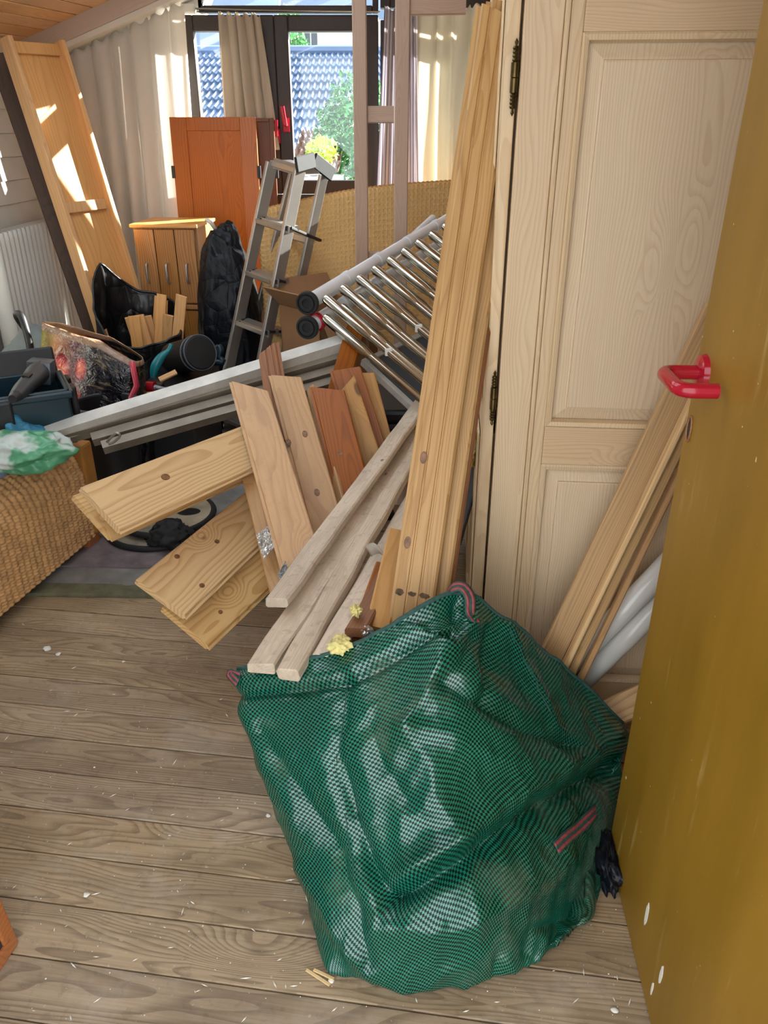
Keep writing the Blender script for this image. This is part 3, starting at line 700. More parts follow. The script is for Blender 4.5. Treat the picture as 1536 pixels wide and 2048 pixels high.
def raised(name, x0, x1, z0, z1, M, parent, mat, nrm=-1, bev=.042, mould=.012):
    """raised-and-fielded panel in local x,z ; faces -y"""
    c = V(((x0+x1)/2, 0, (z0+z1)/2)); x0, x1, z0, z1 = x0-c.x, x1-c.x, z0-c.z, z1-c.z
    def ring(i, y): return [V((x0+i, y, z0+i)), V((x1-i, y, z0+i)), V((x1-i, y, z1-i)), V((x0+i, y, z1-i))]
    rs = [ring(0, .022), ring(.004, .018), ring(bev*.45, .0145), ring(bev-.004, .006), ring(bev, .005), ring(bev+.001, .001), ring(bev+.004, 0.0)]
    vs = [p for r in rs for p in r]; fs = []
    for i in range(len(rs)-1):
        for k in range(4): fs.append((i*4+k, i*4+(k+1) % 4, i*4+4+(k+1) % 4, i*4+4+k))
    k = len(rs)-1; fs.append((k*4, k*4+1, k*4+2, k*4+3))
    back = [V((x0, .034, z0)), V((x1, .034, z0)), V((x1, .034, z1)), V((x0, .034, z1))]
    n = len(vs); vs += back; fs += [(n+3, n+2, n+1, n)]+[(n+k2, n+(k2+1) % 4, (k2+1) % 4, k2) for k2 in range(4)]
    pan = make(name, MB().add(vs, fs), mat, parent, M @ Matrix.Translation(c), local=True, fixn=True)
    fr = MB()
    pr = [(-.002, .0), (-.006, .004), (-.003, mould), (.012, mould+.003)]
    o = [(x0, z0), (x1, z0), (x1, z1), (x0, z1)]
    rows = []
    for (yy, ins) in pr:
        rows.append([V((x0+ins, yy, z0+ins)), V((x1-ins, yy, z0+ins)), V((x1-ins, yy, z1-ins)), V((x0+ins, yy, z1-ins))])
    vs = [p for r in rows for p in r]; fs = []
    for i in range(len(rows)-1):
        for k in range(4): fs.append((i*4+k, i*4+(k+1) % 4, i*4+4+(k+1) % 4, i*4+4+k))
    make('moulding', fr.add(vs, fs), mat, parent, M @ Matrix.Translation(c), local=True, solid=.001)
    return pan
MS = MW @ Matrix.Translation((0, .004, 0))
raised('side_panel', .105, DEP-.105, .774, 1.51, MS, wd, M_wash)
raised('side_panel', .105, DEP-.105, .092, .686, MS, wd, M_wash)
wp('back_panel', (DEP-.012, .03, .03), (DEP, WID, HGT), M_wash)
wp('far_side', (0, WID-.03, .02), (DEP-.015, WID, HGT), M_wash)
wp('top_board', (-.02, -.02, HGT), (DEP+.0, WID+.02, HGT+.03), M_wash)
wp('bottom_board', (.03, .035, .05), (DEP-.015, WID-.035, .08), M_wash)
# front doors on the plane x=0 facing left
Mdoor = lambda y0: MW @ Matrix.Translation((-.008, y0, 0)) @ Matrix.Rotation(PI/2, 4, 'Z') @ Matrix.Scale(1, 4)
for di, y0 in enumerate((.012, WID/2+.004)):
    dl = WID/2-.016
    # local frame: x along the front (away from us), -y towards the room (left)
    Mf = MW @ Matrix(((0, 1, 0, -.029), (1, 0, 0, y0), (0, 0, 1, 0), (0, 0, 0, 1)))
    # in Mf: x -> wardrobe y, y -> wardrobe x ; face looks to -y (left)
    s0 = make('door_stile', MB().box((0, 0, .07), (.085, .024, HGT-.03), b=.004), M_wash, wd, Mf, local=True)
    make('door_stile', MB().box((dl-.085, 0, .07), (dl, .024, HGT-.03), b=.004), M_wash, wd, Mf, local=True)
    for z0, z1 in ((.07, .15), (.72, .80), (HGT-.14, HGT-.03)):
        make('door_rail', MB().box((.085, .0, z0), (dl-.085, .024, z1), b=.003), M_washx, wd, Mf, local=True)
    raised('door_panel', .085, dl-.085, .80, HGT-.14, Mf, wd, M_wash)
    raised('door_panel', .085, dl-.085, .15, .72, Mf, wd, M_wash)
def hinge(zc, ln=.135):
    h = ln/2
    pr = [(0, -h), (.0035, -h+.006), (.0015, -h+.012)]
    for k in range(4):
        z0 = -h+.013+k*.0062; pr += [(.0048, z0), (.0062, z0+.003), (.0045, z0+.0058)]
    pr += [(.0072, -.024), (.0072, -.001), (.006, 0), (.0072, .001), (.0072, .024)]
    pr2 = [(r, -z) for r, z in pr[:15]][::-1]
    return make('hinge', MB().lathe(pr+pr2, 14, Matrix.Translation((0, 0, 0))), M_brass, wd, MW @ Matrix.Translation((-.010, .002, zc)), smooth='auto', local=True, fixn=True)
hinge(1.44, .125); hinge(.835, .125); hinge(.27, .125)

# ================================================================= the big green bag
rows_front = [
 [(478,1338,1.30),(480,1420,1.235),(535,1560,1.14),(590,1690,1.06),(627,1820,.965),(652,1905,None)],
 [(590,1324,1.25),(602,1420,1.16),(640,1560,1.06),(672,1690,.98),(692,1820,.895),(712,1945,None)],
 [(695,1292,1.235),(712,1400,1.13),(738,1540,1.03),(762,1690,.95),(775,1830,.865),(788,1974,None)],
 [(800,1240,1.235),(818,1370,1.12),(838,1520,1.02),(850,1680,.935),(862,1830,.85),(868,1978,None)],
 [(915,1180,1.28),(925,1330,1.14),(945,1490,1.045),(955,1660,.955),(957,1820,.87),(952,1966,None)],
 [(1000,1230,1.31),(1022,1370,1.20),(1050,1510,1.09),(1060,1660,.995),(1052,1810,.915),(1040,1934,None)],
 [(1085,1300,1.35),(1112,1410,1.26),(1140,1540,1.15),(1145,1680,1.05),(1122,1800,.98),(1092,1905,None)],
 [(1165,1362,1.38),(1190,1450,1.31),(1206,1570,1.215),(1200,1690,1.12),(1172,1790,1.045),(1145,1862,None)],
 [(1240,1447,1.40),(1255,1515,1.34),(1242,1610,1.26),(1220,1690,1.19),(1196,1760,1.12),(1176,1805,None)],
]
cols = []
for c in rows_front:
    q_ = [at(u, v, Y) if Y else atz(u, v, 0.028) for u, v, Y in c]; e_ = q_[-1]; q_.append(e_.lerp(V((.13, 1.15, 0)), .16)); q_[-1].z = .004; cols.append(q_)
def backcol(rim, base):
    rim, base = W(rim), V(base); return [rim.lerp(base, t)+V((0, .03*math.sin(PI*t), 0)) for t in (0, .16, .38, .6, .82, .95, 1)]
cols += [backcol((.50, 1.47, .20), (.42, 1.24, .004)), backcol((.32, 1.47, .30), (.30, 1.34, .004)), backcol((.05, 1.44, .36), (.05, 1.34, .004)), backcol((-.18, 1.39, .325), (-.06, 1.22, .004))]
NV, NU = 150, 340
colsr = [cr(c, NV) for c in cols]
grid = []
for j in range(NV): grid.append(cr([c[j] for c in colsr], NU, closed=True))
P = [[grid[j][i] for j in range(NV)] for i in range(NU)]     # P[i][j]
# metric uv
ulen = [0]
jm = NV//2
for i in range(NU): ulen.append(ulen[-1]+(P[(i+1) % NU][jm]-P[i][jm]).length)
vlen = [[0]*NV for _ in range(NU)]
for i in range(NU):
    for j in range(1, NV): vlen[i][j] = vlen[i][j-1]+(P[i][j]-P[i][j-1]).length
# folds: polylines in the picture (computed once), amplitude along the normal (m), half width (px)
def zz(x, y): return (440+.534*x, 1150+.534*y)
FOLDS = [
 ([zz(80,455),zz(300,430),zz(480,400),zz(650,310),zz(880,185)], -.020, 11),      # hem line below the rim
 ([zz(60,400),zz(300,385),zz(470,350),zz(650,255),zz(885,110)], .008, 16),
 ([zz(1520,700),zz(1300,830),zz(1100,960),zz(900,1085),zz(760,1160),zz(640,1225)], -.040, 24),   # big V crease
 ([zz(640,1225),zz(560,1080),zz(490,900),zz(455,720)], -.022, 18),
 ([zz(1480,610),zz(1250,740),zz(1050,850),zz(880,980),zz(700,1120)], .020, 26),
 ([zz(640,1300),zz(850,1320),zz(1100,1200),zz(1300,1060)], .016, 34),
 ([zz(900,110),zz(840,300),zz(790,420),zz(700,560)], .020, 22),
 ([zz(700,560),zz(860,600),zz(1050,690),zz(1300,700)], .010, 22),
 ([zz(830,400),zz(1000,500),zz(1130,580),zz(1390,650)], -.016, 16),
 ([zz(1010,210),zz(1010,330),zz(1000,470)], -.020, 16),
 ([zz(950,230),zz(900,330),zz(830,400)], -.014, 16),
 ([zz(1075,190),zz(1170,380),zz(1260,560),zz(1390,660)], .012, 14),
 ([zz(470,390),zz(455,560),zz(430,730),zz(480,900)], -.012, 14),
 ([zz(560,560),zz(600,700),zz(700,850)], -.012, 22),
 ([zz(700,600),zz(790,700),zz(800,830),zz(890,960),zz(760,1090)], .015, 30),
 ([zz(150,590),zz(300,800),zz(420,1000),zz(500,1230),zz(560,1450)], -.014, 16),
 ([zz(90,520),zz(220,760),zz(330,1010)], .008, 18),
 ([zz(310,1090),zz(420,1280),zz(560,1480)], .014, 20),
 ([zz(1480,730),zz(1350,900),zz(1230,1010)], -.008, 16),
 ([zz(1150,1420),zz(1170,1330),zz(1260,1300)], -.014, 14),
 ([zz(1030,1500),zz(1040,1420)], -.012, 14),
]
def seg_d(p, a, b_):
    ax, ay = a; bx, by = b_; dx, dy = bx-ax, by-ay; L2 = dx*dx+dy*dy
    t = max(0, min(1, ((p[0]-ax)*dx+(p[1]-ay)*dy)/L2)); return math.hypot(p[0]-ax-t*dx, p[1]-ay-t*dy)
nfront = int(NU*8.4/13)
disp = [[0]*NV for _ in range(NU)]
for i in range(NU):
    for j in range(NV):
        p = P[i][j]; d = 0
        t = j/(NV-1)
        ed = min(1, (1-t)*14)
        s_ = V((ulen[i]*5.0, vlen[i][j]*5.0, .3))
        d += .012*noise.noise(s_*1.0)+.008*(ridged(s_*1.7+V((3, 1, 0)))-.5)+.0032*(ridged(s_*4.1)-.5)
        if i <= nfront or i > NU-6:
            u, v = proj(p)
            for pl, amp, wd_ in FOLDS:
                dm_ = 1e9
                for k in range(len(pl)-1):
                    dm_ = min(dm_, seg_d((u, v), pl[k], pl[k+1]))
                if dm_ < wd_*3: d += .85*amp*(.55*math.exp(-(dm_/wd_)**2)+.6*math.exp(-dm_/(wd_*.75)))
        disp[i][j] = d*ed
Q = [[None]*NV for _ in range(NU)]
for i in range(NU):
    for j in range(NV):
        du = P[(i+1) % NU][j]-P[i-1][j]; dv = P[i][min(j+1, NV-1)]-P[i][max(j-1, 0)]
        n = du.cross(dv)
        n = n.normalized() if n.length > 1e-9 else V((0, -1, 0))
        cen = V((.13, 1.17, P[i][j].z)); 
        if n.dot(P[i][j]-cen) < 0: n = -n
        Q[i][j] = P[i][j]+n*disp[i][j]
        if Q[i][j].z < .004: Q[i][j].z = .004+.001*random.random()
bag = thing('garden_waste_bag', 'large dark green woven garden waste bag full of timber in the foreground', 'bag', V((.13, 1.15, 0)))
mb = MB(); vs = []; uv = []
for i in range(NU+1):
    for j in range(NV): vs.append(Q[i % NU][j]); uv.append((ulen[i], vlen[i % NU][j]))
fs = []
for i in range(NU):
    for j in range(NV-1): a = i*NV+j; fs.append((a, a+1, a+NV+1, a+NV))
mb.v = vs; mb.f = fs; mb.uv = uv
body = make('bag_body', mb, M_bag, bag, smooth=True, solid=.0025)
# base sheet
cb_ = V((.13, 1.15, .002)); bs = MB(); ring = [Q[i][NV-1].copy() for i in range(0, NU, 4)]
for q in ring: q.z = .002
bs.add(ring+[cb_], [(k, (k+1) % len(ring), len(ring)) for k in range(len(ring))])
o_ = make('bag_base', bs, M_webg, bag)
# rim hem (rolled edge)
make('rim_hem', MB().tube([Q[i][0] for i in range(0, NU, 3)], .0045, 6, closed=True), M_webg, bag, smooth=True)
def strap(pts, wid, nrm, name='strap'):
    pts = cr([V(p) for p in pts], 22)
    root_ = None
    for (off0, off1, m_, lift) in ((-.5, .5, M_webg, 0), (-.36, -.12, M_webr, .0012), (.12, .36, M_webr, .0012)):
        rows_ = []
        for k, p in enumerate(pts):
            t_ = (pts[min(k+1, len(pts)-1)]-pts[max(k-1, 0)]).normalized(); n_ = V(nrm(k/(len(pts)-1))); n_ = (n_-t_*n_.dot(t_)).normalized(); s_ = t_.cross(n_)
            rows_.append([p+s_*wid*off0+n_*lift, p+s_*wid*off1+n_*lift])
        o = make(name if root_ is None else 'stripe', MB().grid(rows_), m_, bag if root_ is None else root_, smooth=True, solid=.0022 if root_ is None else .001)
        if root_ is None: root_ = o
camv = lambda p: (V((0, 0, CAM_H))-p).normalized()
def nearest(u, v):
    best = None; bd = 1e9
    for i in range(nfront):
        for j in range(0, NV):
            a, b_ = proj(Q[i][j]); d = (a-u)**2+(b_-v)**2
            if d < bd: bd = d; best = Q[i][j]
    return best
k0 = [nearest(*q) for q in ((893, 1192), (940, 1225), (950, 1246))]
fw = lambda p, e: p+camv(p)*e
strap([at(893, 1196, 1.30), at(905, 1176, 1.285), at(925, 1174, 1.275), at(940, 1195, 1.262), fw(k0[1], .012), fw(k0[2], .006)], .024, lambda t: (0.5*t-.1, -.45, 1.1-t*.5))
sp = [nearest(*zz(x, y)) for x, y in ((1262, 1022), (1300, 985), (1345, 945), (1400, 890), (1450, 830))]
strap([fw(p, .006) for p in sp], .026, lambda t: (.1, -.8, .6))
strap([nearest(484, 1352)+V((-.004, -.004, 0)), nearest(480, 1345)+V((-.022, 0, -.004)), nearest(482, 1365)+V((-.006, -.004, 0))], .018, lambda t: (-.3, -.7, .5))
# stitched seams
for pl in ([zz(478,390),zz(460,560),zz(432,735)], [zz(1080,190),zz(1170,370),zz(1255,555)], [zz(470,900),zz(505,1150),zz(560,1400),zz(600,1530)]):
    pts_ = []
    for k in range(len(pl)-1):
        for s_ in range(7): pts_.append((pl[k][0]+(pl[k+1][0]-pl[k][0])*s_/7, pl[k][1]+(pl[k+1][1]-pl[k][1])*s_/7))
    pts_ = [fw(nearest(*q), .002) for q in pts_]
    make('seam', MB().tube(pts_, .0009, 5), M_webg, bag, smooth=True)

# ================================================================= boards
FR = None
# tall board pair standing in the bag, leaning on the wardrobe
A = at(820, 1235, 1.345); B = at(994, 20, 1.90); d_ = (B-A)
A = A-d_*.30
tbf = plank('tall_board', A, B, .098, .022, M_larch, kind='groove', n=V((-.18, -1, .42)), skew=(0, .35), rag=.004, label='tall grooved pine board standing in the green bag and leaning on the wardrobe', cat='board')
M_stain = plain('dark_stain', LB(96, 74, 52), .8, var=.3, nscale=60)
Mtb = WM[tbf.name]; Mti = Mtb.inverted(); x_s = (Mti @ at(833, 1190, 1.36)).x
for (y0_, y1_, h_) in ((.020, .038, .007), (-.006, .012, .005), (-.034, -.012, .006)):
    pts = []
    for k in range(16):
        a_ = k*2*PI/16; pts.append(V((x_s+h_*math.sin(a_)*(1+.6*noise.noise(V((a_*2, y0_*99, 1)))), (y0_+y1_)/2+(y1_-y0_)/2*math.cos(a_)*(1+.3*noise.noise(V((a_*2, 7, y1_*99)))), .0006)))
    make('stain_mark', MB().add(pts+[p-V((0, 0, .0008)) for p in pts], [tuple(range(16))]+[(k, 16+k, 16+(k+1) % 16, (k+1) % 16) for k in range(16)]), M_stain, tbf, Mtb, local=True, fixn=True)
off = V((.026, .024, -.004))
plank('tall_board', A+off, B+off+d_*.02, .108, .022, M_larch, kind='groove', n=V((-.18, -1, .42)), skew=(0, .1), rag=.004, label='second tall pine board directly behind the tall grooved board', cat='board')
off = V((.040, .050, -.006))
plank('tall_board', A+off, B+off-d_*.03, .104, .020, M_brown, n=V((-.18, -1, .42)), label='third tall brown board at the back of the tall board stack', cat='board')
# battens lying over the bag rim
def batten(name, end, far, w, t, label, n=(-.10, -.16, 1), mat=M_old, **k):
    return plank(name, at(*end), at(*far), w, t, mat, n=V(n), wob=.004, rag=.010, label=label, cat='batten', **k)
batten('batten', (552, 1196, 1.42), (862, 775, 3.0), .058, .026, 'uppermost whitewashed batten with chipped end, left of the three over the bag')
batten('batten', (522, 1328, 1.235), (842, 850, 2.7), .066, .026, 'dirty broad batten lying beneath the two upper battens on the bag rim')
batten('batten', (574, 1338, 1.19), (862, 838, 2.75), .052, .030, 'pale batten with split end lying across the green bag rim', n=(-.16, -.16, 1))
batten('batten', (650, 1312, 1.235), (880, 900, 2.55), .062, .026, 'crusted batten with yellow foam on its end beside the tall board')
batten('batten', (712, 1255, 1.30), (892, 930, 2.4), .050, .024, 'thin brown batten squeezed between foam crusted batten and tall board', mat=M_brown)
# foam and rag on battens
def blob(name, c, size, mat, label, cat, seed=0, amp=.7, sub=4, freq=3.6): return crumple(name, c, size, mat, amp=amp, freq=freq, sub=sub, flat=False, seed=seed, label=label, cat=cat)
blob('foam_lump', at(682, 1290, 1.24), (.020, .018, .016), M_foam, 'yellow foam lump stuck on the end of a batten', 'foam', 1)
blob('foam_lump', at(712, 1222, 1.34), (.010, .014, .010), M_foam, 'small yellow foam crumb further up the crusted batten', 'foam', 2)
blob('foam_lump', at(938, 870, 2.0), (.035, .03, .05), M_foam, 'pale insulation tuft sticking out right of the tall board', 'foam', 3, .9)
blob('foam_lump', at(933, 905, 2.0), (.025, .03, .035), M_foam, 'second insulation tuft just below the larger tuft beside the tall board', 'foam', 4, .9)
blob('foam_lump', at(938, 830, 2.0), (.018, .02, .04), M_foil, 'foil shred above the insulation tufts beside the tall board', 'foil', 5, .9)
rg = [at(735, 1102, 1.68), at(752, 1096, 1.66), at(768, 1112, 1.64), at(780, 1135, 1.635), at(789, 1142, 1.635)]
rows_ = []
for p in cr(rg, 14): rows_.append([p+V((-.006, 0, .014)), p+V((.010, -.012, -.008))])
tag(make('rag_strip', MB().grid(rows_), M_linen if False else plain('grey_cloth_strip', LB(186, 176, 160), .9, bump=.4), None, Matrix.Translation(rg[2]), smooth=True, solid=.003), 'frayed grey cloth strip hanging over the battens', 'cloth')
# fan of boards behind the battens
plank('wall_board', at(499, 772, 2.45), at(606, 1130, 1.72), .112, .016, M_pine2, kind=TNG, skew=(.9, 0), rag=.006, label='golden pine board leaning in front of the other fanned boards', cat='board')
plank('wall_board', at(572, 752, 2.56), at(668, 1100, 1.98), .104, .016, M_pine2, kind=TNG, skew=(.45, 0), rag=.006, label='knotty pine board right of the foremost fanned board', cat='board')
plank('wall_board', at(618, 775, 2.58), at(700, 1090, 2.05), .040, .016, M_pine2, n=V((-.9, -.8, .5)), rag=.004, label='narrow pine board seen on edge in the middle of the fan', cat='board')
plank('wall_board', at(656, 778, 2.50), at(722, 1040, 2.14), .112, .016, M_red, kind=TNG, skew=(.4, 0), rag=.008, label='broad red stained board with knot in the middle of the fan', cat='board')
plank('wall_board', at(694, 765, 2.55), at(770, 1000, 2.34), .070, .016, M_pine2, skew=(-.6, 0), rag=.012, label='pale broken board right of the broad red stained board', cat='board')
plank('wall_board', at(692, 737, 2.68), at(772, 985, 2.45), .108, .016, M_red, kind=TNG, skew=(.2, 0), rag=.008, label='tallest red stained board at the back right of the fan', cat='board')
plank('wall_board', at(733, 745, 2.74), at(795, 980, 2.52), .060, .016, M_pine2, skew=(.1, 0), rag=.014, label='narrow splintered board at the right end of the fan', cat='board')
plank('wall_board', at(512, 945, 2.16), at(574, 1185, 1.72), .095, .016, M_pine2, rag=.006, label='short pine board with foil patch under the golden fanned board', cat='board')
plank('wall_board', at(537, 694, 2.70), at(566, 880, 2.36), .084, .018, M_brown, kind='groove', skew=(-.7, 0), rag=.004, label='reddish brown board standing up in front of the aluminium rails', cat='board')
plank('wall_board', at(712, 655, 2.92), at(672, 790, 2.72), .075, .018, M_red, label='dark red board leaning behind the fan beside the framed panel', cat='board')
# foil patch
def sheet(name, us, Y, mat, lb, cat, amp=.006, n=26, seed=0):
    """crinkled sheet over four picture corners"""
    q = [at(u, v, Y_) for (u, v), Y_ in zip(us, Y)]; P_ = []
    for i in range(n+1):
        r_ = []
        for j in range(n+1):
            s_, t = i/n, j/n; p = q[0].lerp(q[1], s_).lerp(q[3].lerp(q[2], s_), t)
            h = amp*(ridged(V((s_*3+seed, t*3, 0)))+.6*ridged(V((s_*7, t*7+seed, 2)))); e = noise.noise(V((s_*9+seed, t*9, 5)))*.004
            r_.append(p+camv(p)*h+V((e, 0, e)))
        P_.append(r_)
    return tag(make(name, MB().grid(P_), mat, None, Matrix.Translation(q[0]), solid=.001), lb, cat)
sheet('foil_scrap', [(512, 1070), (545, 1045), (557, 1085), (527, 1118)], (1.86, 1.90, 1.83, 1.78), M_foil, 'crinkled silver foil stuck on the short pine board', 'foil')
blob('foil_scrap', at(735, 1262, 1.30), (.012, .008, .010), M_foil, 'tiny foil scrap lying beside the green bag rim', 'foil', 9, .8, 3, 4)
sheet('film_scrap', [(556, 1150), (570, 1122), (578, 1140), (562, 1168)], (1.66, 1.7, 1.68, 1.62), M_clear, 'clear film scrap between short board and battens', 'film', seed=4)
# new tongue and groove boards sticking out to the left
nn = V((.10, -.9, .75))
plank('new_board', at(201, 1016, 1.66), at(545, 872, 2.35), .158, .019, M_pine, kind=TNG, n=nn, label='new pine board with one big knot, upper one sticking out left', cat='board')
plank('new_board', at(180, 1030, 1.69)+V((0, .012, -.008)), at(530, 890, 2.42)+V((0, .012, -.012)), .158, .019, M_pine, kind=TNG, n=nn, label='new pine board directly beneath the one with the big knot', cat='board')
nn = V((.25, -.9, .9))
plank('new_board', at(322, 1194, 1.62), at(556, 990, 2.30), .166, .019, M_pine, kind=TNG, n=nn, label='new pine board with three small knots, lower left pair, upper one', cat='board')
plank('new_board', at(371, 1253, 1.62), at(600, 1050, 2.22), .168, .019, M_pine, kind=TNG, n=nn, label='lowest new pine board with its end just above the floor', cat='board')
# knots that can be told apart on the boards
M_knot = plain('brown_knot', LB(128, 88, 56), .5, var=.25, nscale=70)
M_knotrim = plain('dark_knot_rim', LB(104, 68, 40), .5, var=.2, nscale=70)
def knot(lab, u, v, rx, ry):
    o = [q for q in bpy.data.objects if q.get('label') == lab][0]; M = WM[o.name]; Mi = M.inverted()
    p0 = Mi @ V((0, 0, CAM_H)); p1 = Mi @ ray(u, v, 1.5); d = p1-p0; p = p0-d*(p0.z/d.z)
    for nm, k, h, mt_ in (('knot_rim', 1.16, .0004, M_knotrim), ('knot', 1.0, .0007, M_knot)):
        pts = [V((p.x+rx*k*math.cos(t)*(1+.08*noise.noise(V((t, u, 0)))), p.y+ry*k*math.sin(t), h)) for t in [i*2*PI/20 for i in range(20)]]
        make(nm, MB().add(pts+[q-V((0, 0, h+.0004)) for q in pts], [tuple(range(20))]+[(i, 20+i, 20+(i+1) % 20, (i+1) % 20) for i in range(20)]), mt_, o, M, local=True, fixn=True)
knot('new pine board with one big knot, upper one sticking out left', 331, 954, .012, .0085)
for u, v in ((434, 1083), (354, 1113), (404, 1171)): knot('new pine board with three small knots, lower left pair, upper one', u, v, .0075, .006)
for u, v in ((441, 1224), (416, 1190)): knot('lowest new pine board with its end just above the floor', u, v, .006, .005)
knot('broad red stained board with knot in the middle of the fan', 681, 906, .008, .006)
for u, v in ((610, 868), (634, 985), (577, 885)): knot('knotty pine board right of the foremost fanned board', u, v, .011, .007)
for u, v in ((847, 915), (815, 1085)): knot('tall grooved pine board standing in the green bag and leaning on the wardrobe', u, v, .011, .006)
# offcuts inside / behind the bag
for i, (e, f_, w_, m_, lb) in enumerate((
    ((755, 1255, 1.33), (800, 1060, 1.62), .055, M_pine2, 'short pine offcut standing in the bag left of the tall board'),
    ((722, 1285, 1.31), (775, 1130, 1.60), .060, M_red, 'reddish offcut standing in the bag beside the battens'),
    ((785, 1250, 1.36), (770, 1195, 1.42), .045, M_red, 'stub of red board with square end in the bag'))):
    plank('board_offcut', at(*e), at(*f_), w_, .018, m_, rag=.003, label=lb, cat='offcut')

# ================================================================= right: strips and pipes leaning on the wardrobe
def tim(name, e, f_, w_, t_, m_, lb, n, cat='strip', kind=None): return plank(name, at(*e), at(*f_), w_, t_, m_, n=V(n), label=lb, cat=cat, kind=kind)
nR = V((.0, -1, .25))
tim('timber_strip', (1062, 1400, 1.44), (1440, 615, 1.545), .060, .016, M_larch, 'broad pine strip leaning on the wardrobe behind the door handle', nR)
tim('timber_strip', (1102, 1400, 1.405), (1440, 700, 1.50), .014, .030, M_pine, 'pale square strip, foremost of the strips leaning on the wardrobe', nR)
tim('timber_strip', (1119, 1400, 1.42), (1452, 710, 1.515), .021, .030, M_larch, 'pine strip right of the pale square strip', nR)
tim('timber_strip', (1144, 1402, 1.44), (1462, 742, 1.525), .015, .022, M_pine2, 'orange pine strip, outermost of the leaning strips', nR)
def pipe(e, f_, r, lb):
    a, b_ = at(*e), at(*f_); d = (b_-a).normalized()
    o = make('plastic_pipe', MB().tube([a, b_], r, 28, cap=False), M_pvc, None, Matrix.Translation(a), smooth='auto', solid=.003); tag(o, lb, 'pipe')
pipe((1120, 1352, 1.52), (1400, 1062, 1.52), .0245, 'upper pale grey plastic pipe behind the leaning strips')
pipe((1140, 1386, 1.52), (1400, 1128, 1.52), .0245, 'lower pale grey plastic pipe behind the leaning strips')
tim('timber_strip', (1120, 1470, 1.44), (1340, 1372, 1.47), .075, .05, M_pine, 'squared timber poking out between bag and door', (.1, -.6, 1))
blob('dark_debris', atz(1213, 1722, .03), (.022, .06, .030), M_trashb, 'dark crumpled debris on the floor by the door edge', 'debris', 12, .6, 4, 3)
# ================================================================= bed with wicker sides
C1 = V((-1.035, 2.51, 0)); bd = V((-.212, -.977, 0)).normalized(); bo = V((-.977, .212, 0)).normalized()   # bd: along the side to the camera, bo: to the far side
bed = thing('wicker_bed', 'wicker bed base with blue grey sheet at the left edge', 'bed', C1)
def weave(L, prof, o0, dirL, nrm0, ribs, rowh, amp, name, parent):
    """ribbed weave over a profile of (inset, z); dirL along, nrm0 inward"""
    # resample profile
    seg = []; tot = 0
    for k in range(len(prof)-1): tot += math.hypot(prof[k+1][0]-prof[k][0], prof[k+1][1]-prof[k][1])
    nr = int(tot/rowh)*4; pts = []
    acc = 0; k = 0; cum = [0]
    for q in range(len(prof)-1): cum.append(cum[-1]+math.hypot(prof[q+1][0]-prof[q][0], prof[q+1][1]-prof[q][1]))
    for r in range(nr+1):
        s_ = tot*r/nr
        while k < len(prof)-2 and s_ > cum[k+1]: k += 1
        t = (s_-cum[k])/(cum[k+1]-cum[k]); a, b_ = prof[k], prof[k+1]
        p = (a[0]+(b_[0]-a[0])*t, a[1]+(b_[1]-a[1])*t); d = (b_[0]-a[0], b_[1]-a[1]); l = math.hypot(*d); pts.append((p, (-d[1]/l, d[0]/l)))
    nc = int(L/ribs)*6; P = []
    for i in range(nc+1):
        x = L*i/nc; col = []
        for r, (p, n) in enumerate(pts):
            row = r/4.0; ri = int(row)
            ph = (row-ri)
            h = amp*(math.sin(PI*ph)*(.65+.35*math.cos(PI*x/ribs+(PI if ri % 2 else 0)))+1.3*abs(math.sin(PI*x/ribs)))
            q = o0+dirL*x+nrm0*(p[0]+n[0]*h)+V((0, 0, p[1]+n[1]*h)); col.append(q)
        P.append(col)
    o = make(name, MB().grid(P), M_wick, parent, smooth=True); return tag(o, kind='stuff')
prof = [(0, .045), (0, .18), (.002, .29), (.018, .34), (.05, .375), (.075, .39)]
weave(1.7, prof, C1+bd*.05, bd, bo, .027, .0105, .0046, 'wicker_side', bed)
weave(.70, prof, C1+bo*.05+bd*.0, bo, bd, .036, .014, .004, 'wicker_foot_end', bed)
MBd = Matrix.Translation(C1) @ Matrix(((bo.x, bd.x, 0, 0), (bo.y, bd.y, 0, 0), (0, 0, 1, 0), (0, 0, 0, 1)))
make('corner_post', MB().box((-.012, -.012, .05), (.05, .05, .39), b=.01), M_wickd, bed, MBd, local=True)
make('base_frame', MB().box((.03, .03, .08), (.72, 1.7, .35)), M_dark, bed, MBd, local=True)
for y in (.06, 1.6): make('leg', MB().box((-.005, y-.035, 0), (.06, y+.035, .06), b=.006), M_red, bed, MBd, local=True)
mt = []
for i in range(41):
    row = []
    for j in range(41):
        x, y = .075+.63*i/40, .03+1.66*j/40
        e = min(x-.075, 1.705-x, y-.03, 1.69-y) if False else min(x-.075, .705-x, y-.03, 1.69-y); z_ = .38+.055*min(1, max(0, e)/.05)**.5+.012*noise.noise(V((x*6, y*5, 0)))+.008*ridged(V((x*5+y*3, y*2, 3)))
        row.append(MBd @ V((x, y, z_)))
    mt.append(row)
make('mattress_sheet', MB().grid(mt), M_linen, bed, smooth=True)
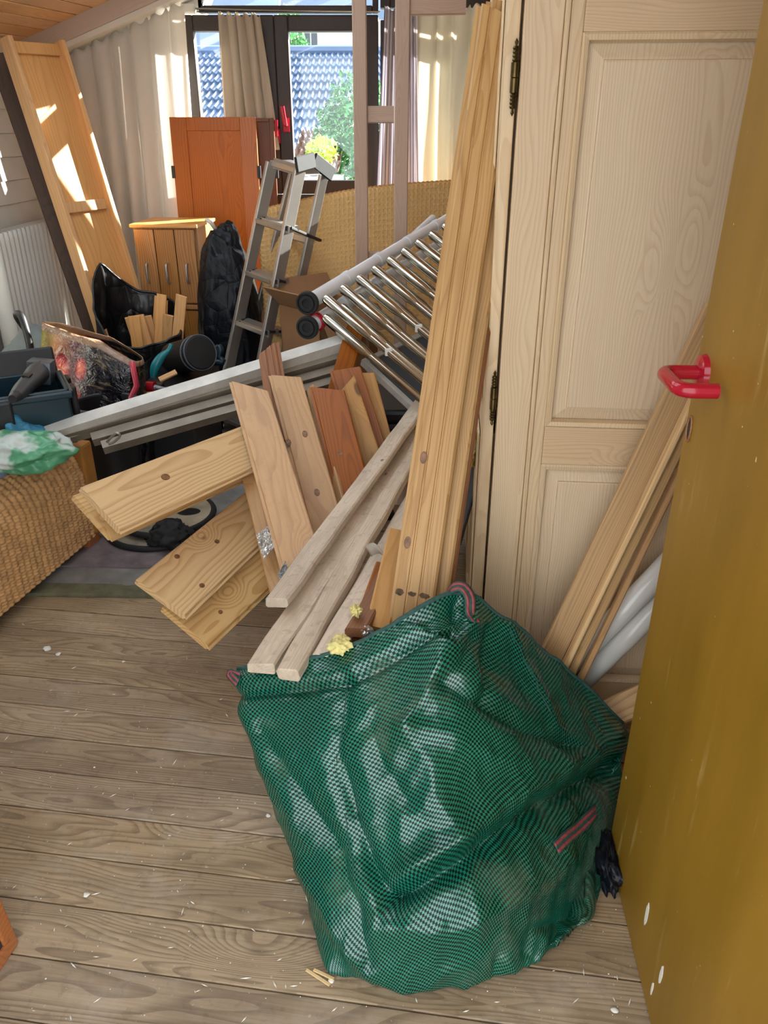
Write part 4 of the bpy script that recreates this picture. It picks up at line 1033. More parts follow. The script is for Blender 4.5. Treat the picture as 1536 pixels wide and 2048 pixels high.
# plastic bag on the bed: white/green and blue
M_pg = plastic_bag('green_white_carrier', LB(170, 208, 186), .3, 9, .35, trans=.25)
nt_ = NT(M_pg.node_tree); tc_ = nt_.n('ShaderNodeTexCoord'); b__ = [n for n in M_pg.node_tree.nodes if n.type == 'BSDF_PRINCIPLED'][0]
nt_.l(nt_.ramp(nt_.noise(tc_.outputs['Object'], 9, 3).outputs['Fac'], [(.45, LB(222, 232, 226)), (.52, LB(96, 176, 130))]), b__.inputs['Base Color']); M_pb = plastic_bag('blue_carrier', LB(70, 150, 190), .25, 16, .5)
crumple('carrier_bag', at(50, 900, 2.28)+V((0, 0, -.005)), (.13, .10, .060), M_pg, amp=.28, freq=1.6, sub=5, seed=31, label='green and white plastic carrier bag lying on the bed', cat='plastic bag')
crumple('carrier_bag', at(25, 855, 2.42)+V((0, 0, -.02)), (.09, .08, .07), M_pb, amp=.28, freq=1.6, sub=5, seed=33, label='blue plastic carrier bag on the bed behind the green one', cat='plastic bag')
# toolbox
tb0 = W(-1.39, 2.50, .505); MT = Matrix.Translation(tb0) @ Matrix.Rotation(math.radians(28), 4, 'Z')
tb = thing('toolbox', 'open dark teal plastic toolbox full of tools on the bed', 'toolbox', MT)
L_, W_, H_ = .40, .25, .18
def tp(name, lo, hi, m_, b=.006, par=None): return make(name, MB().box(lo, hi, b=b), m_, par or tb, MT, local=True)
tp('floor_pan', (-L_/2, -W_/2, 0), (L_/2, W_/2, .012), M_tealbox)
for nme, lo, hi in (('side_wall', (-L_/2, -W_/2, .01), (L_/2, -W_/2+.012, H_)), ('side_wall', (-L_/2, W_/2-.012, .01), (L_/2, W_/2, H_)), ('side_wall', (-L_/2, -W_/2, .01), (-L_/2+.012, W_/2, H_)), ('side_wall', (L_/2-.012, -W_/2, .01), (L_/2, W_/2, H_))):
    tp(nme, lo, hi, M_tealbox, .004)
tp('rim', (-L_/2-.012, -W_/2-.012, H_-.028), (L_/2+.012, -W_/2, H_-.004), M_tealbox); tp('rim', (L_/2, -W_/2-.012, H_-.028), (L_/2+.012, W_/2+.012, H_-.004), M_tealbox)
lid = make('lid', MB().box((-L_/2, 0, 0), (L_/2, .03, .10), b=.008), M_black, tb, MT @ Matrix.Translation((0, W_/2+.004, H_-.02)) @ Matrix.Rotation(math.radians(-24), 4, 'X'), local=True)
tp('latch', (L_/2+.008, -.075, .06), (L_/2+.028, -.02, H_-.01), M_black); tp('latch', (L_/2+.008, .04, .06), (L_/2+.028, .09, H_-.01), M_black)
tp('latch', (-.05, -W_/2-.028, .06), (.03, -W_/2-.008, H_-.01), M_black)
tp('divider', (-L_/2+.02, -.01, .05), (L_/2-.02, .0, .13), M_black)
def tool(name, lb, cat, parts, M):
    t_ = thing(name, lb, cat, M)
    for nme, mb_, m_ in parts: make(nme, mb_, m_, t_, M, local=True, smooth='auto')
Mt = MT @ Matrix.Translation((.10, -.03, H_-.01)) @ Matrix.Rotation(math.radians(8), 4, 'Y') @ Matrix.Rotation(math.radians(70), 4, 'Z')
tool('multi_tool', 'black and grey power multitool lying over the toolbox edge', 'power tool', [('housing', MB().tube([(-.17, 0, .02), (-.12, 0, .022), (-.03, 0, .026), (.05, 0, .03), (.11, 0, .03)], [.018, .024, .027, .034, .036], 14), M_dgrey), ('battery', MB().box((.085, -.038, -.01), (.16, .038, .065), b=.008), M_steelg), ('tool_head', MB().tube([(-.205, 0, .02), (-.17, 0, .02)], [.012, .018], 12), M_black), ('switch', MB().box((-.06, -.012, .048), (-.02, .012, .056), b=.003), M_black)], Mt)
Mt = MT @ Matrix.Translation((-.09, -.04, .09)) @ Matrix.Rotation(math.radians(60), 4, 'X') @ Matrix.Rotation(.5, 4, 'Y')
tool('angle_grinder', 'black angle grinder with round disc guard in the toolbox', 'power tool', [('guard', MB().lathe([(.0, 0), (.058, 0), (.064, .006), (.064, .016), (.058, .02), (0, .02)], 28), M_black), ('spindle', MB().lathe([(.0, .03), (.014, .03), (.016, .02)], 14), M_chrome), ('body', MB().tube([(0, 0, -.03), (.0, .09, -.03), (0, .17, -.03)], [.032, .026, .024], 14), M_dgrey)], Mt)
for i, (dx, dy, an, lb) in enumerate(((.02, -.07, .3, 'steel ring spanner lying in the toolbox'), (-.02, .06, 1.2, 'black screwdriver bits holder lying in the toolbox'))):
    Mt = MT @ Matrix.Translation((dx-.06, dy, .15)) @ Matrix.Rotation(an, 4, 'Z')
    if i == 0: tool('ring_spanner', lb, 'spanner', [('shaft', MB().box((-.07, -.006, -.003), (.05, .006, .003), b=.002), M_chrome), ('ring', MB().tube([(.065+.016*math.cos(a), .016*math.sin(a), 0) for a in [k*2*PI/16 for k in range(16)]], .004, 8, closed=True), M_chrome)], Mt)
    else: tool('chuck_key', lb, 'tool', [('grip', MB().tube([(-.05, 0, 0), (-.03, 0, 0), (.02, 0, 0), (.04, 0, 0)], [.012, .016, .016, .010], 12), M_black), ('shank', MB().tube([(.04, 0, 0), (.10, 0, .01)], .005, 8), M_chrome)], Mt)
crumple('black_sack', W(-1.62, 2.66, .62), (.11, .08, .10), M_trash, amp=.4, freq=3, sub=5, seed=41, label='crumpled glossy black plastic sack behind the toolbox', cat='plastic bag')
# ================================================================= heap on the left behind the bed
crumple('grey_tarpaulin', (-1.38, 3.18, .26), (.28, .22, .36), M_greyfab, amp=.16, freq=2.2, sub=5, seed=51, sharp=.5, label='grey tarpaulin heap below the radiator', cat='tarpaulin')
# tomato shopping bag
sb0 = W(-1.43, 3.30, 0); sb = thing('shopping_bag', 'glossy shopping bag printed with red tomatoes behind the toolbox', 'shopping bag', sb0)
rows_, uv = [], []
Ax = V((.95, -.31, 0)).normalized(); Ay = V((.31, .95, 0)).normalized()
NUq, NVq = 96, 48; vs = []; 
for i in range(NUq+1):
    a = 2*PI*i/NUq
    for j in range(NVq+1):
        t = j/NVq
        ca, sa = math.cos(a), math.sin(a); ex = .6
        sx, sy = math.copysign(abs(ca)**ex, ca), math.copysign(abs(sa)**ex, sa)
        wx, wy = .25-.03*t, (.12*(1-t)**.6+.035)
        top = .67-.07*(sx*.5+.5)-.09*max(0, sx-.4)
        p = sb0+Ax*(sx*wx+.03*t)+Ay*(sy*wy+.05*t)+V((0, 0, .005+top*t))
        n = (Ax*sx*.4+Ay*sy).normalized()
        p += n*(.018*noise.noise(p*5)+.014*(ridged(p*7)-.5))*min(1, t*6)
        vs.append(p); uv.append(((sx*.5+.5), t))
mb = MB(); mb.v = vs; mb.uv = uv
for i in range(NUq):
    for j in range(NVq): q = i*(NVq+1)+j; mb.f.append((q, q+NVq+1, q+NVq+2, q+1))
make('bag_body', mb, M_tomato, sb, smooth=True, solid=.002)
for s_ in (-1,):
    ht = [sb0+Ax*(-.24)+Ay*.03+V((0, 0, .63)), sb0+Ax*(-.25)+Ay*.0+V((0, 0, .70)), sb0+Ax*(-.20)+Ay*-.03+V((0, 0, .71)), sb0+Ax*(-.16)+Ay*-.06+V((0, 0, .64)), sb0+Ax*(-.15)+Ay*-.07+V((0, 0, .57))]
    make('handle', MB().tube(cr(ht, 18), .014, 8), M_black, sb, smooth=True)
M_pink = plain('pink_bag_edge', LB(200, 60, 84), .3)
ed = [sb0+Ax*(.24+.03*t)+Ay*(-.12*(1-t))+V((0, 0, .02+.54*t)) for t in [k/12 for k in range(13)]]
make('side_piping', MB().tube([p+V((.012*math.sin(k*2), 0, 0)) for k, p in enumerate(ed)], .012, 6), M_pink, sb, smooth=True)
# black bucket behind rails, dark crate with things on it
cr_ = thing('black_crate', 'black plastic crate standing on the floor under the rails', 'crate', W(-1.10, 3.52, 0))
a0, a1 = at(285, 900, 3.30), at(372, 900, 3.30)
YK = dep(3.30)
make('crate_body', MB().box((a0.x, YK, 0), (a1.x+.05, YK+.5, .37), b=.012), M_black, cr_)
make('crate_rim', MB().box((a0.x-.012, YK-.01, .34), (a1.x+.062, YK+.51, .395), b=.008), M_black, cr_)
bk = thing('plastic_bucket', 'black plastic bucket with an open top behind the aluminium rails', 'bucket', V((at(205, 815, 3.0).x, dep(3.05), 0)))
bx = at(205, 815, 3.0).x
make('bucket_shell', MB().lathe([(.10, 0), (.12, .30), (.135, .50), (.140, .505), (.130, .50), (.115, .30), (.095, .02), (0, .02)], 28, Matrix.Translation((bx, dep(3.05), 0)) @ Matrix.Scale(.86, 4)), M_black, bk, smooth='auto')
make('bucket_rim', MB().tube([V((bx+.119*math.cos(k*PI/14), dep(3.05)+.119*math.sin(k*PI/14), .433)) for k in range(28)], .006, 6, closed=True), M_dgrey, bk, smooth=True)
ztop = .395
# black drum lying on the crate
dc = at(383, 712, 3.62); dax = V((.62, -.70, .28)).normalized(); dcc = V((dc.x, dep(3.62), ztop+.105))
Mdr = Matrix.Translation(dcc) @ dax.to_track_quat('Z', 'Y').to_matrix().to_4x4() @ Matrix.Scale(.85, 4)
dr = thing('black_drum', 'black round canister lying with its lid towards the camera', 'canister', Matrix.Translation(dcc))
make('drum_shell', MB().lathe([(.07, -.20), (.082, -.19), (.084, .05), (.084, .075)], 32, Mdr), M_black, dr, smooth='auto')
make('drum_lid', MB().lathe([(.0, .112), (.05, .110), (.078, .108), (.085, .10), (.085, .075)], 32, Mdr), M_rubber, dr, smooth='auto')
for z_ in (.06, .10): make('rim_band', MB().tube([Mdr @ V((.086*math.cos(k*PI/18), .086*math.sin(k*PI/18), z_)) for k in range(36)], .004, 6, closed=True), M_steelg, dr, smooth=True)
# teal curved handle
th_ = [at(306, 756, 3.42), at(310, 735, 3.43), at(322, 715, 3.45), at(338, 700, 3.47), at(343, 688, 3.48)]
hb = thing('hand_brush', 'teal plastic brush with curved handle standing by the bin bag', 'brush', V((th_[0].x, th_[0].y, ztop)))
make('handle', MB().tube(cr(th_, 20), [.010+.010*math.sin(PI*min(1, k/13)) for k in range(20)], 10), M_teal, hb, smooth=True)
make('bristle_head', MB().box((th_[0].x-.05, th_[0].y-.03, ztop), (th_[0].x+.04, th_[0].y+.02, ztop+.03), b=.006), M_dgrey, hb)
ct = at(283, 748, 3.38); ctz = ztop+.022
tube_ = thing('sealant_cartridge', 'red and yellow cartridge lying beside the shopping bag', 'cartridge', V((ct.x, ct.y, ztop)))
make('cartridge_body', MB().tube([V((ct.x-.045, ct.y+.01, ctz)), V((ct.x+.01, ct.y, ctz))], .022, 16), plain('yellow_label', LB(220, 190, 30), .4), tube_, smooth='auto')
make('cartridge_end', MB().tube([V((ct.x+.01, ct.y, ctz)), V((ct.x+.05, ct.y-.01, ctz))], .022, 16), M_redpl, tube_, smooth='auto')
make('nozzle', MB().tube([V((ct.x+.05, ct.y-.01, ctz)), V((ct.x+.10, ct.y-.02, ctz-.004))], [.010, .005], 12), M_clear, tube_, smooth='auto')
plank('scrap_wood', V((ct.x-.02, ct.y-.05, ztop+.012)), V((ct.x+.18, ct.y-.065, ztop+.02)), .02, .010, M_pine, n=V((0, 0, 1)), label='thin pale scrap strip lying in front of the cartridge', cat='scrap')
plank('scrap_wood', at(318, 758, 3.36), at(352, 742, 3.40), .03, .012, M_panelp, n=V((0, -.6, 1)), label='small tan scrap board in front of the black canister', cat='scrap')
sw = [at(402, 712, 3.75), at(437, 692, 3.78)]
saw = thing('hand_saw', 'small dark saw with teal handle right of the canister', 'saw', V((sw[0].x+.05, sw[0].y, ztop)))
make('saw_blade', MB().tube(sw, .009, 8), M_dgrey, saw)
make('saw_handle', MB().tube(cr([at(437, 692, 3.78), at(441, 700, 3.77), at(438, 715, 3.76), at(446, 724, 3.75), at(425, 724, 3.75)], 18), .015, 8), M_tealbox, saw, smooth=True)
# open black bin bag with wood offcuts
tb_c = V((-1.10, 4.05, 0))
def open_bag(name, c, rx, ry, rim, mat, label, seed, h0=.55):
    t_ = thing(name, label, 'bin bag', V((c.x, c.y, 0))); n, m = 120, 60; P = []
    for i in range(n):
        a = 2*PI*i/n; col = []
        for j in range(m+1):
            t = j/m; hz = rim(a)
            k = .80+.26*math.sin(PI*min(1, t*.9)) if t < .8 else .80+.26*math.sin(PI*.72)+.10*(t-.8)
            p = V((c.x+math.cos(a)*rx*k, c.y+math.sin(a)*ry*k, hz*t+.006))
            s_ = V((math.cos(a)*2.2+seed, math.sin(a)*2.2, p.z*3))
            dsp = .028*noise.noise(s_*.7)+.016*(ridged(s_*1.1)-.5)+.006*(ridged(s_*2.6)-.5)
            q = V((math.cos(a), math.sin(a), 0)); col.append(p+q*dsp*min(1, t*5)+V((0, 0, .012*noise.noise(s_*1.2)*t)))
        P.append(col)
    make('bag_film', MB().grid(P, closed_u=True), mat, t_, smooth=True, solid=.003)
    ring = [P[i][m] for i in range(n)]; make('rim_roll', MB().tube(ring[::2], .006, 5, closed=True), mat, t_, smooth=True)
    return t_
cb2 = V((at(283, 700, 3.95).x, dep(4.0), 0))
def rimf(a):
    x = math.cos(a); y = math.sin(a)          # left corner peaks high, front low
    return .54+.30*max(0, -x*.9+y*.2)**3+.13*max(0, y)-.05*max(0, -y)
open_bag('bin_bag', cb2, .185, .16, rimf, M_trash, 'open black bin bag filled with wood offcuts', 61)
for i in range(9):
    a = random.uniform(0, 6.28); r_ = random.uniform(0, .09); x, y = cb2.x+.03+math.cos(a)*r_, cb2.y+math.sin(a)*r_
    tl = V((random.uniform(-.25, .25), random.uniform(-.1, .2), .9)).normalized()
    LBL = ['upright broad offcut', 'slim pale offcut', 'tilted offcut', 'short offcut', 'dark edged offcut', 'crossing offcut', 'low offcut', 'long thin offcut', 'stubby offcut'][i]
    plank('wood_offcut', V((x, y, .25)), V((x, y, .25))+tl*random.uniform(.34, .46), random.uniform(.045, .09), .012, random.choice([M_panelp, M_pine2, M_panelp]), n=V((random.uniform(-.4, .4), -1, .3)), rag=.01, label=LBL+' sticking up inside the open bin bag', cat='offcut', group='offcuts in the open bin bag')
# tall closed bin bag behind
cbb = V((at(455, 600, 4.45).x, dep(4.5), .43))
t_ = thing('bin_bag', 'tall knotted blue black bin bag beside the small cabinets', 'bin bag', V((cbb.x, cbb.y, 0)))
crumple('bag_film', cbb, (.155, .14, .525), M_trashb, parent=t_, amp=.12, freq=2.0, sub=6, seed=71, sharp=.5, sq=.72, pinch=lambda h: 1.0-.28*max(0, h-.55)/.45)
kp_ = at(437, 468, 4.5); make('tie', MB().tube([V((cbb.x-.03, cbb.y, .93)), V((cbb.x-.05, cbb.y-.02, .97)), V((cbb.x-.07, cbb.y-.03, .985))], .010, 8), M_white, t_, smooth=True)

# ================================================================= small cabinets
cx0 = at(257, 455, 4.55); cx1 = at(386, 455, 4.55)
YC = dep(4.55); MC = Matrix.Translation((cx0.x-.030, YC, 0)) @ Matrix.Rotation(math.radians(-4), 4, 'Z')
cw = .315
lc = thing('low_cabinet', 'low pine cabinet supporting the small three drawer cabinet', 'cabinet', MC @ Matrix.Translation((.085, .0, 0)))
ML = MC @ Matrix.Translation((.085, .0, 0)); zc_ = at(300, 608, 4.55).z
make('cabinet_body', MB().box((-.0, 0.02, .0), (cw-.02, .36, zc_-.02), b=.004), M_cab, lc, ML, local=True)
make('front_board', MB().box((.01, 0, .02), (cw-.04, .018, zc_-.03), b=.003), M_cab, lc, ML, local=True)
make('top_board', MB().box((-.01, -.01, zc_-.02), (cw-.01, .37, zc_), b=.003), M_cab, lc, ML, local=True)
hc = at(300, 455, 4.55).z
sc_ = thing('drawer_cabinet', 'small pine cabinet with three handled fronts stacked on a low cabinet', 'cabinet', MC @ Matrix.Translation((0, 0, zc_)))
MS_ = MC @ Matrix.Translation((.045, 0, zc_)); hh = hc-zc_
make('cabinet_body', MB().box((0, .018, 0), (cw, .33, hh), b=.004), M_cab, sc_, MS_, local=True)
make('top_board', MB().box((-.008, -.008, hh), (cw+.008, .34, hh+.016), b=.003), M_panelp, sc_, MS_, local=True)
for k in range(3):
    x0 = .008+k*(cw-.016)/3; x1 = x0+(cw-.016)/3-.005
    dr_ = make('drawer_front', MB().box((-(x1-x0)/2, -.009, -hh/2+.008), ((x1-x0)/2, .009, hh/2-.008), b=.004), M_cab, sc_, MS_ @ Matrix.Translation(((x0+x1)/2, .009, hh/2)), local=True)
    hm = MS_ @ Matrix.Translation(((x0+x1)/2, 0, hh*.42))
    make('handle', MB().tube(cr([V((0, .0, -.045)), V((0, -.02, -.038)), V((0, -.024, 0)), V((0, -.02, .038)), V((0, 0, .045))], 16), .0065, 8), M_alu, dr_, hm, smooth=True, local=True)

# ================================================================= leaning doors by the window
def leaning_door(name, lb, u0, u1, vt, Y, mat, cat='door panel', lean=.16, wpx=None, th=.022):
    a, b_ = ray(u0, vt, Y), ray(u1, vt, Y); w_ = (b_.x-a.x); h_ = a.z
    Md = Matrix.Translation((a.x, Y, 0)); Md = Matrix.Translation((a.x, Y-lean, 0.0)) @ Matrix.Rotation(-math.atan(lean/h_), 4, 'X')
    L = math.hypot(h_, lean)
    t_ = thing(name, lb, cat, Md)
    st = w_*.19
    g = lambda nme, lo, hi: make(nme, MB().box(V(lo)-(V(lo)+V(hi))/2, V(hi)-(V(lo)+V(hi))/2, b=.003), mat, t_, Md @ Matrix.Translation((V(lo)+V(hi))/2), local=True)
    g('stile', (0, 0, 0), (st, th, L)); g('stile', (w_-st, 0, 0), (w_, th, L))
    g('rail', (st, .001, L-st*.75), (w_-st, th-.001, L)); g('rail', (st, .001, 0), (w_-st, th-.001, st)); 
    g('panel', (st-.004, .009, st-.004), (w_-st+.004, th-.004, L-st*.75+.004))
    for zc in (L*.82, L*.25):
        make('hinge', MB().box((-.012, -.004, zc-.03), (.006, th*.6, zc+.03), b=.002), M_black, t_, Md, local=True)
        make('hinge', MB().box((w_-.006, -.004, zc-.03), (w_+.012, th*.6, zc+.03), b=.002), M_black, t_, Md, local=True)
    return t_
leaning_door('cupboard_door', 'orange varnished pine cupboard door leaning below the window', 338, 511, 234, YB-.17, M_orange, lean=.12)
M_brz = wood('brown_varnished_pine', LB(110, 66, 34), LB(66, 36, 18), ring=36, contrast=.6, knot=.3, rough=.4, grain=.2, axis='Z')
leaning_door('cupboard_door', 'brown cupboard door behind the orange one, half hidden by the stepladder', 498, 547, 236, YB-.10, M_brz, lean=.10)

# ================================================================= leaning timbers at the left
def tilt(name, e, f_, w_, t_, m_, lb, n, cat='timber', kind=None): return plank(name, at(*e), at(*f_), w_, t_, m_, n=V(n), label=lb, cat=cat, kind=kind)
tilt('dark_timber', (254, 835, 4.28), (4, 105, 4.45), .15, .05, M_dark, 'dark brown timber leaning at the left, nearest the radiator', (.35, -.9, .2))
tilt('dark_timber', (280, 838, 4.22), (32, 112, 4.42), .10, .06, M_dark, 'second dark brown timber right beside the pine panel', (.2, -.95, .2))
# framed pine panel
a = at(292, 815, 4.16); b_ = at(64, 92, 4.36); n_ = V((.85, -.50, .25))
Mp = Matrix.Translation(a) @ frame_of(a, b_, n_); Lp = (b_-a).length
pp = thing('pine_panel', 'light pine tray panel with raised edges leaning against the left slope', 'panel', Mp)
wv = .285
make('back_sheet', MB().box((0, -wv/2+.01, -.012), (Lp, wv/2-.01, 0)), M_panelp, pp, Mp, local=True)
for y0, y1, h_ in ((-wv/2, -wv/2+.022, .05), (wv/2-.022, wv/2, .05)):
    make('edge_lip', MB().box((0, y0, -.014), (Lp+.02, y1, h_), b=.004), M_panelp, pp, Mp @ Matrix.Translation((0, 0, 0)), local=True)
for x_ in (.0, Lp*.58, Lp-.035):
    make('cross_batten', MB().box((x_, -wv/2+.022, 0), (x_+.045, wv/2-.022, .018), b=.003), M_panelp, pp, Mp, local=True)

# radiator on the left wall
rd = thing('radiator', 'white ribbed column radiator on the left wall', 'radiator', V((XL+.09, 4.1, .12)))
y0_, y1_ = 3.45, 4.22; z0_, z1_ = .12, ray(60, 455, 3.85).z
k = 0; y = y0_; rp = None
while y < y1_:
    mb = MB().tube(cr([V((0, 0, z0_)), V((0, 0, z0_+.02)), V((0, 0, (z0_+z1_)/2)), V((0, 0, z1_-.02)), V((0, 0, z1_))], 9), [.016, .024, .024, .024, .024, .024, .024, .024, .016], 10)
    Mx = Matrix.Translation((XL+.085, y, 0)) @ Matrix.Scale(1.7, 4, (1, 0, 0))
    if rp is None: rp = make('column', mb, M_white, rd, Mx, smooth=True, local=True)
    else: dup(rp, 'column', rd, Mx)
    y += .045
for zz_ in (z0_+.03, z1_-.04): make('header', MB().tube([V((XL+.085, y0_-.03, zz_)), V((XL+.085, y1_+.03, zz_))], .02, 10), M_white, rd)

# ================================================================= curtains
def curtain(name, lb, T0, T1, B0, B1, folds, amp, mat, nu=160, nv=40, seed=0, gather=1.0):
    P, uv = [], []; vs = []
    for i in range(nu+1):
        s_ = i/nu
        for j in range(nv+1):
            t = j/nv; p = T0.lerp(T1, s_).lerp(B0.lerp(B1, s_), t)
            f_ = math.sin(2*PI*(folds*s_+.4*noise.noise(V((s_*3, t*.8, seed)))+.15*t))
            env = (.5+.6*t) if gather else 1
            p = p+V((amp*.35*math.cos(2*PI*folds*s_), amp*f_*env+amp*.5*noise.noise(V((s_*folds*1.7, t*2, seed+4))), 0))
            if j == 0: p.z += .010*math.sin(2*PI*folds*s_*2)
            vs.append(p); uv.append((s_, t))
    mb = MB(); mb.v = vs; mb.uv = uv
    for i in range(nu):
        for j in range(nv): q = i*(nv+1)+j; mb.f.append((q, q+nv+1, q+nv+2, q+1))
    o = make(name, mb, mat, None, Matrix.Translation(T0.lerp(T1, .5)), smooth=True, solid=.0015); tag(o, lb, 'curtain'); return o
Yc = YB-.13
curtain('curtain', 'wide white curtain hanging below the sloping beam at left', ray(92, 128, Yc), ray(364, 6, Yc), V((ray(92, 128, Yc).x, Yc, .25)), V((ray(372, 240, Yc).x-.02, Yc, .25)), 7, .028, M_curt, nu=260, seed=3)
curtain('curtain', 'beige curtain panel hanging in the middle of the left window', ray(433, 27, YB-.07), ray(517, 30, YB-.07), ray(448, 300, YB-.07), ray(556, 300, YB-.07), 5, .02, M_curt2, seed=5)
Yr = YB-.10
curtain('curtain', 'blue striped white curtain behind the wooden ladder frame', ray(765, 16, Yr), ray(842, 24, Yr), ray(745, 470, Yr), ray(852, 470, Yr), 4, .028, M_curt3, seed=8)
curtain('curtain', 'cream curtain right of the striped curtain', ray(832, 26, Yr-.05), ray(985, 8, Yr-.05), ray(836, 470, Yr-.05), ray(960, 470, Yr-.05), 4.5, .022, M_curt4, seed=11)
# curtain wire + bracket
tag(make('curtain_wire', MB().tube([ray(378, 17, YB-.07), ray(520, 21, YB-.07), ray(760, 24, YB-.07)], .004, 6), M_chrome, None, ray(520, 21, YB-.07)), 'thin curtain wire stretched along the window head', 'wire')
bk_ = thing('wire_bracket', 'cream bracket holding the curtain wire at the window corner', 'bracket', ray(378, 17, YB-.08))
make('bracket_arm', MB().box(ray(362, 24, YB-.10), ray(392, 10, YB-.04), b=.006), M_white, bk_)

# ================================================================= tan waffle pad
Ya, Yb_ = 4.62, 4.78
TL, TR = at(520, 425, Ya), at(935, 358, Yb_); BLp, BRp = V((TL.x+.03, dep(4.40), .02)), V((TR.x, dep(4.5), .02))
P = []; nx, nz = 4*48, 4*44
nn_ = ((TR-TL).cross(BLp-TL)).normalized()
if nn_.y > 0: nn_ = -nn_
for i in range(nx+1):
    col = []
    for j in range(nz+1):
        s_, t = i/nx, j/nz; p = TL.lerp(TR, s_).lerp(BLp.lerp(BRp, s_), t)
        p.z += .03*math.sin(PI*min(1, s_*1.1))*(1-t)
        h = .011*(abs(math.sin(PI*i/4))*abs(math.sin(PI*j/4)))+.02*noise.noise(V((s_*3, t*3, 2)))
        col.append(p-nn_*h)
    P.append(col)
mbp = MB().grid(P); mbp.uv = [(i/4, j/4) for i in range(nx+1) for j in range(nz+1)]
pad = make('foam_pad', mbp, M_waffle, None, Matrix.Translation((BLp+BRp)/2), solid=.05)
pad.modifiers['thick'].offset = -1 if True else 1
tag(pad, 'large tan waffle textured foam pad leaning below the windows', 'foam pad')

# ================================================================= pale wooden ladder frame
lf = thing('ladder_frame', 'pale wooden frame of two tall posts with short crossbars', 'wooden frame', V((at(765, 500, 3.92).x, dep(3.92), 0)))
def post(u0, u1, Y):
    Y = dep(Y); a, b_ = ray(u0, 300, Y), ray(u1, 300, Y); m = V(((a.x+b_.x)/2, Y, 0)); w_ = b_.x-a.x
    plank('post', V((m.x, Y, .0)), V((m.x, Y, 2.35)), w_, .05, M_stud, n=V((0, -1, 0)), parent=lf)
post(708, 735, 3.92); post(789, 817, 3.92)
for v_, hgt in ((229, .062), (514, .04), (-60, .06)):
    a, b_ = at(735.5, v_, 3.92), at(788.5, v_, 3.92)
    plank('crossbar', V((a.x, dep(3.935), a.z)), V((b_.x, dep(3.935), b_.z)), hgt, .03, M_stud, n=V((0, -1, 0)), parent=lf)
a, b_ = at(818, 8, 3.92), at(880, 6, 3.92)
plank('top_rail', V((a.x, dep(3.93), a.z)), V((b_.x+.1, dep(3.93), b_.z)), .07, .03, M_stud, n=V((0, -1, 0)), parent=lf)

# ================================================================= stepladder
FL = (at(546, 326, 4.36), at(437, 862, 4.2)); FRr = (at(602, 342, 4.12), at(497, 888, 3.95)); RRr = (at(650, 352, 4.30), at(545, 848, 4.35)); RLr = (at(592, 336, 4.52), at(470, 834, 4.52))
sl = thing('stepladder', 'aluminium folding stepladder standing in front of the window', 'stepladder', V((FL[1].x, FL[1].y, 0)))
wdir = (FRr[1]-FL[1]).normalized()
def rail(nm, a, b_, w_, t_): plank(nm, a, V((b_.x, b_.y, .02)), w_, t_, M_alu, n=wdir, parent=sl)
rail('front_rail', *FL, .058, .022); rail('front_rail', *FRr, .058, .022); rail('rear_rail', *RRr, .048, .020); rail('rear_rail', *RLr, .048, .020)
for a, b_ in (FL, FRr, RRr, RLr):
    make('foot', MB().box((b_.x-.03, b_.y-.02, 0), (b_.x+.03, b_.y+.02, .05), b=.006), M_rubber, sl)
for f_ in (.185, .37, .555, .74, .925):
    a, b_ = FL[0].lerp(FL[1], f_), FRr[0].lerp(FRr[1], f_)
    dpt = V((.0, 0, 0))+(RLr[1]-FL[1]).normalized()*.038; dpt.z = 0
    st = plank('step', a+dpt*.3, b_+dpt*.3, .085, .024, M_alu, n=V((0, 0, 1)), parent=sl)
    sd = (b_-a).normalized()
    plank('step_edge', a-dpt*.75+V((0, 0, -.012)), b_-dpt*.75+V((0, 0, -.012)), .034, .006, M_alu, n=-dpt, parent=st)
    plank('step_cap', b_-sd*.01-dpt*.8+V((0, 0, .003)), b_-sd*.01+dpt*1.4+V((0, 0, .003)), .018, .02, M_black, n=V((0, 0, 1)), parent=st)
    plank('step_cap', a+sd*.01-dpt*.8+V((0, 0, .003)), a+sd*.01+dpt*1.4+V((0, 0, .003)), .012, .012, M_black, n=V((0, 0, 1)), parent=st)
    if f_ < .6:
        c, d_ = RRr[0].lerp(RRr[1], f_+.03), FRr[0].lerp(FRr[1], f_)
        plank('stay_strap', d_+V((0, 0, .0)), c+(c-d_).normalized()*.07, .02, .012, M_black, n=V((0, 0, 1)), parent=sl)
        plank('rear_brace', RRr[0].lerp(RRr[1], f_+.05), RLr[0].lerp(RLr[1], f_+.05), .032, .02, M_alu, n=V((0, -1, .2)), parent=sl)
tp0, tp1 = FL[0]+V((0, 0, .02)), FRr[0]+V((0, 0, .02)); back = (RLr[0]-FL[0])*.8
plank('top_step', tp0+back*.42, tp1+back*.42, .115, .026, M_alu, n=V((0, 0, 1)), parent=sl)
plank('top_front_edge', tp0+V((0, 0, -.02)), tp1+V((0, 0, -.02)), .045, .006, M_alu, n=-back, parent=sl)
e0, e1, e2 = FRr[0]+V((0, -.0, .02))-back*.25+wdir*.012, FRr[0]+back*.7+V((0, 0, .055))+wdir*.012, RRr[0]+V((.03, .02, .005))+wdir*.012
for q0, q1 in ((e0, e1), (e1, e2)): plank('top_cap', q0, q1, .062, .016, M_rubber, n=wdir, parent=sl)
rail_g = M_alu

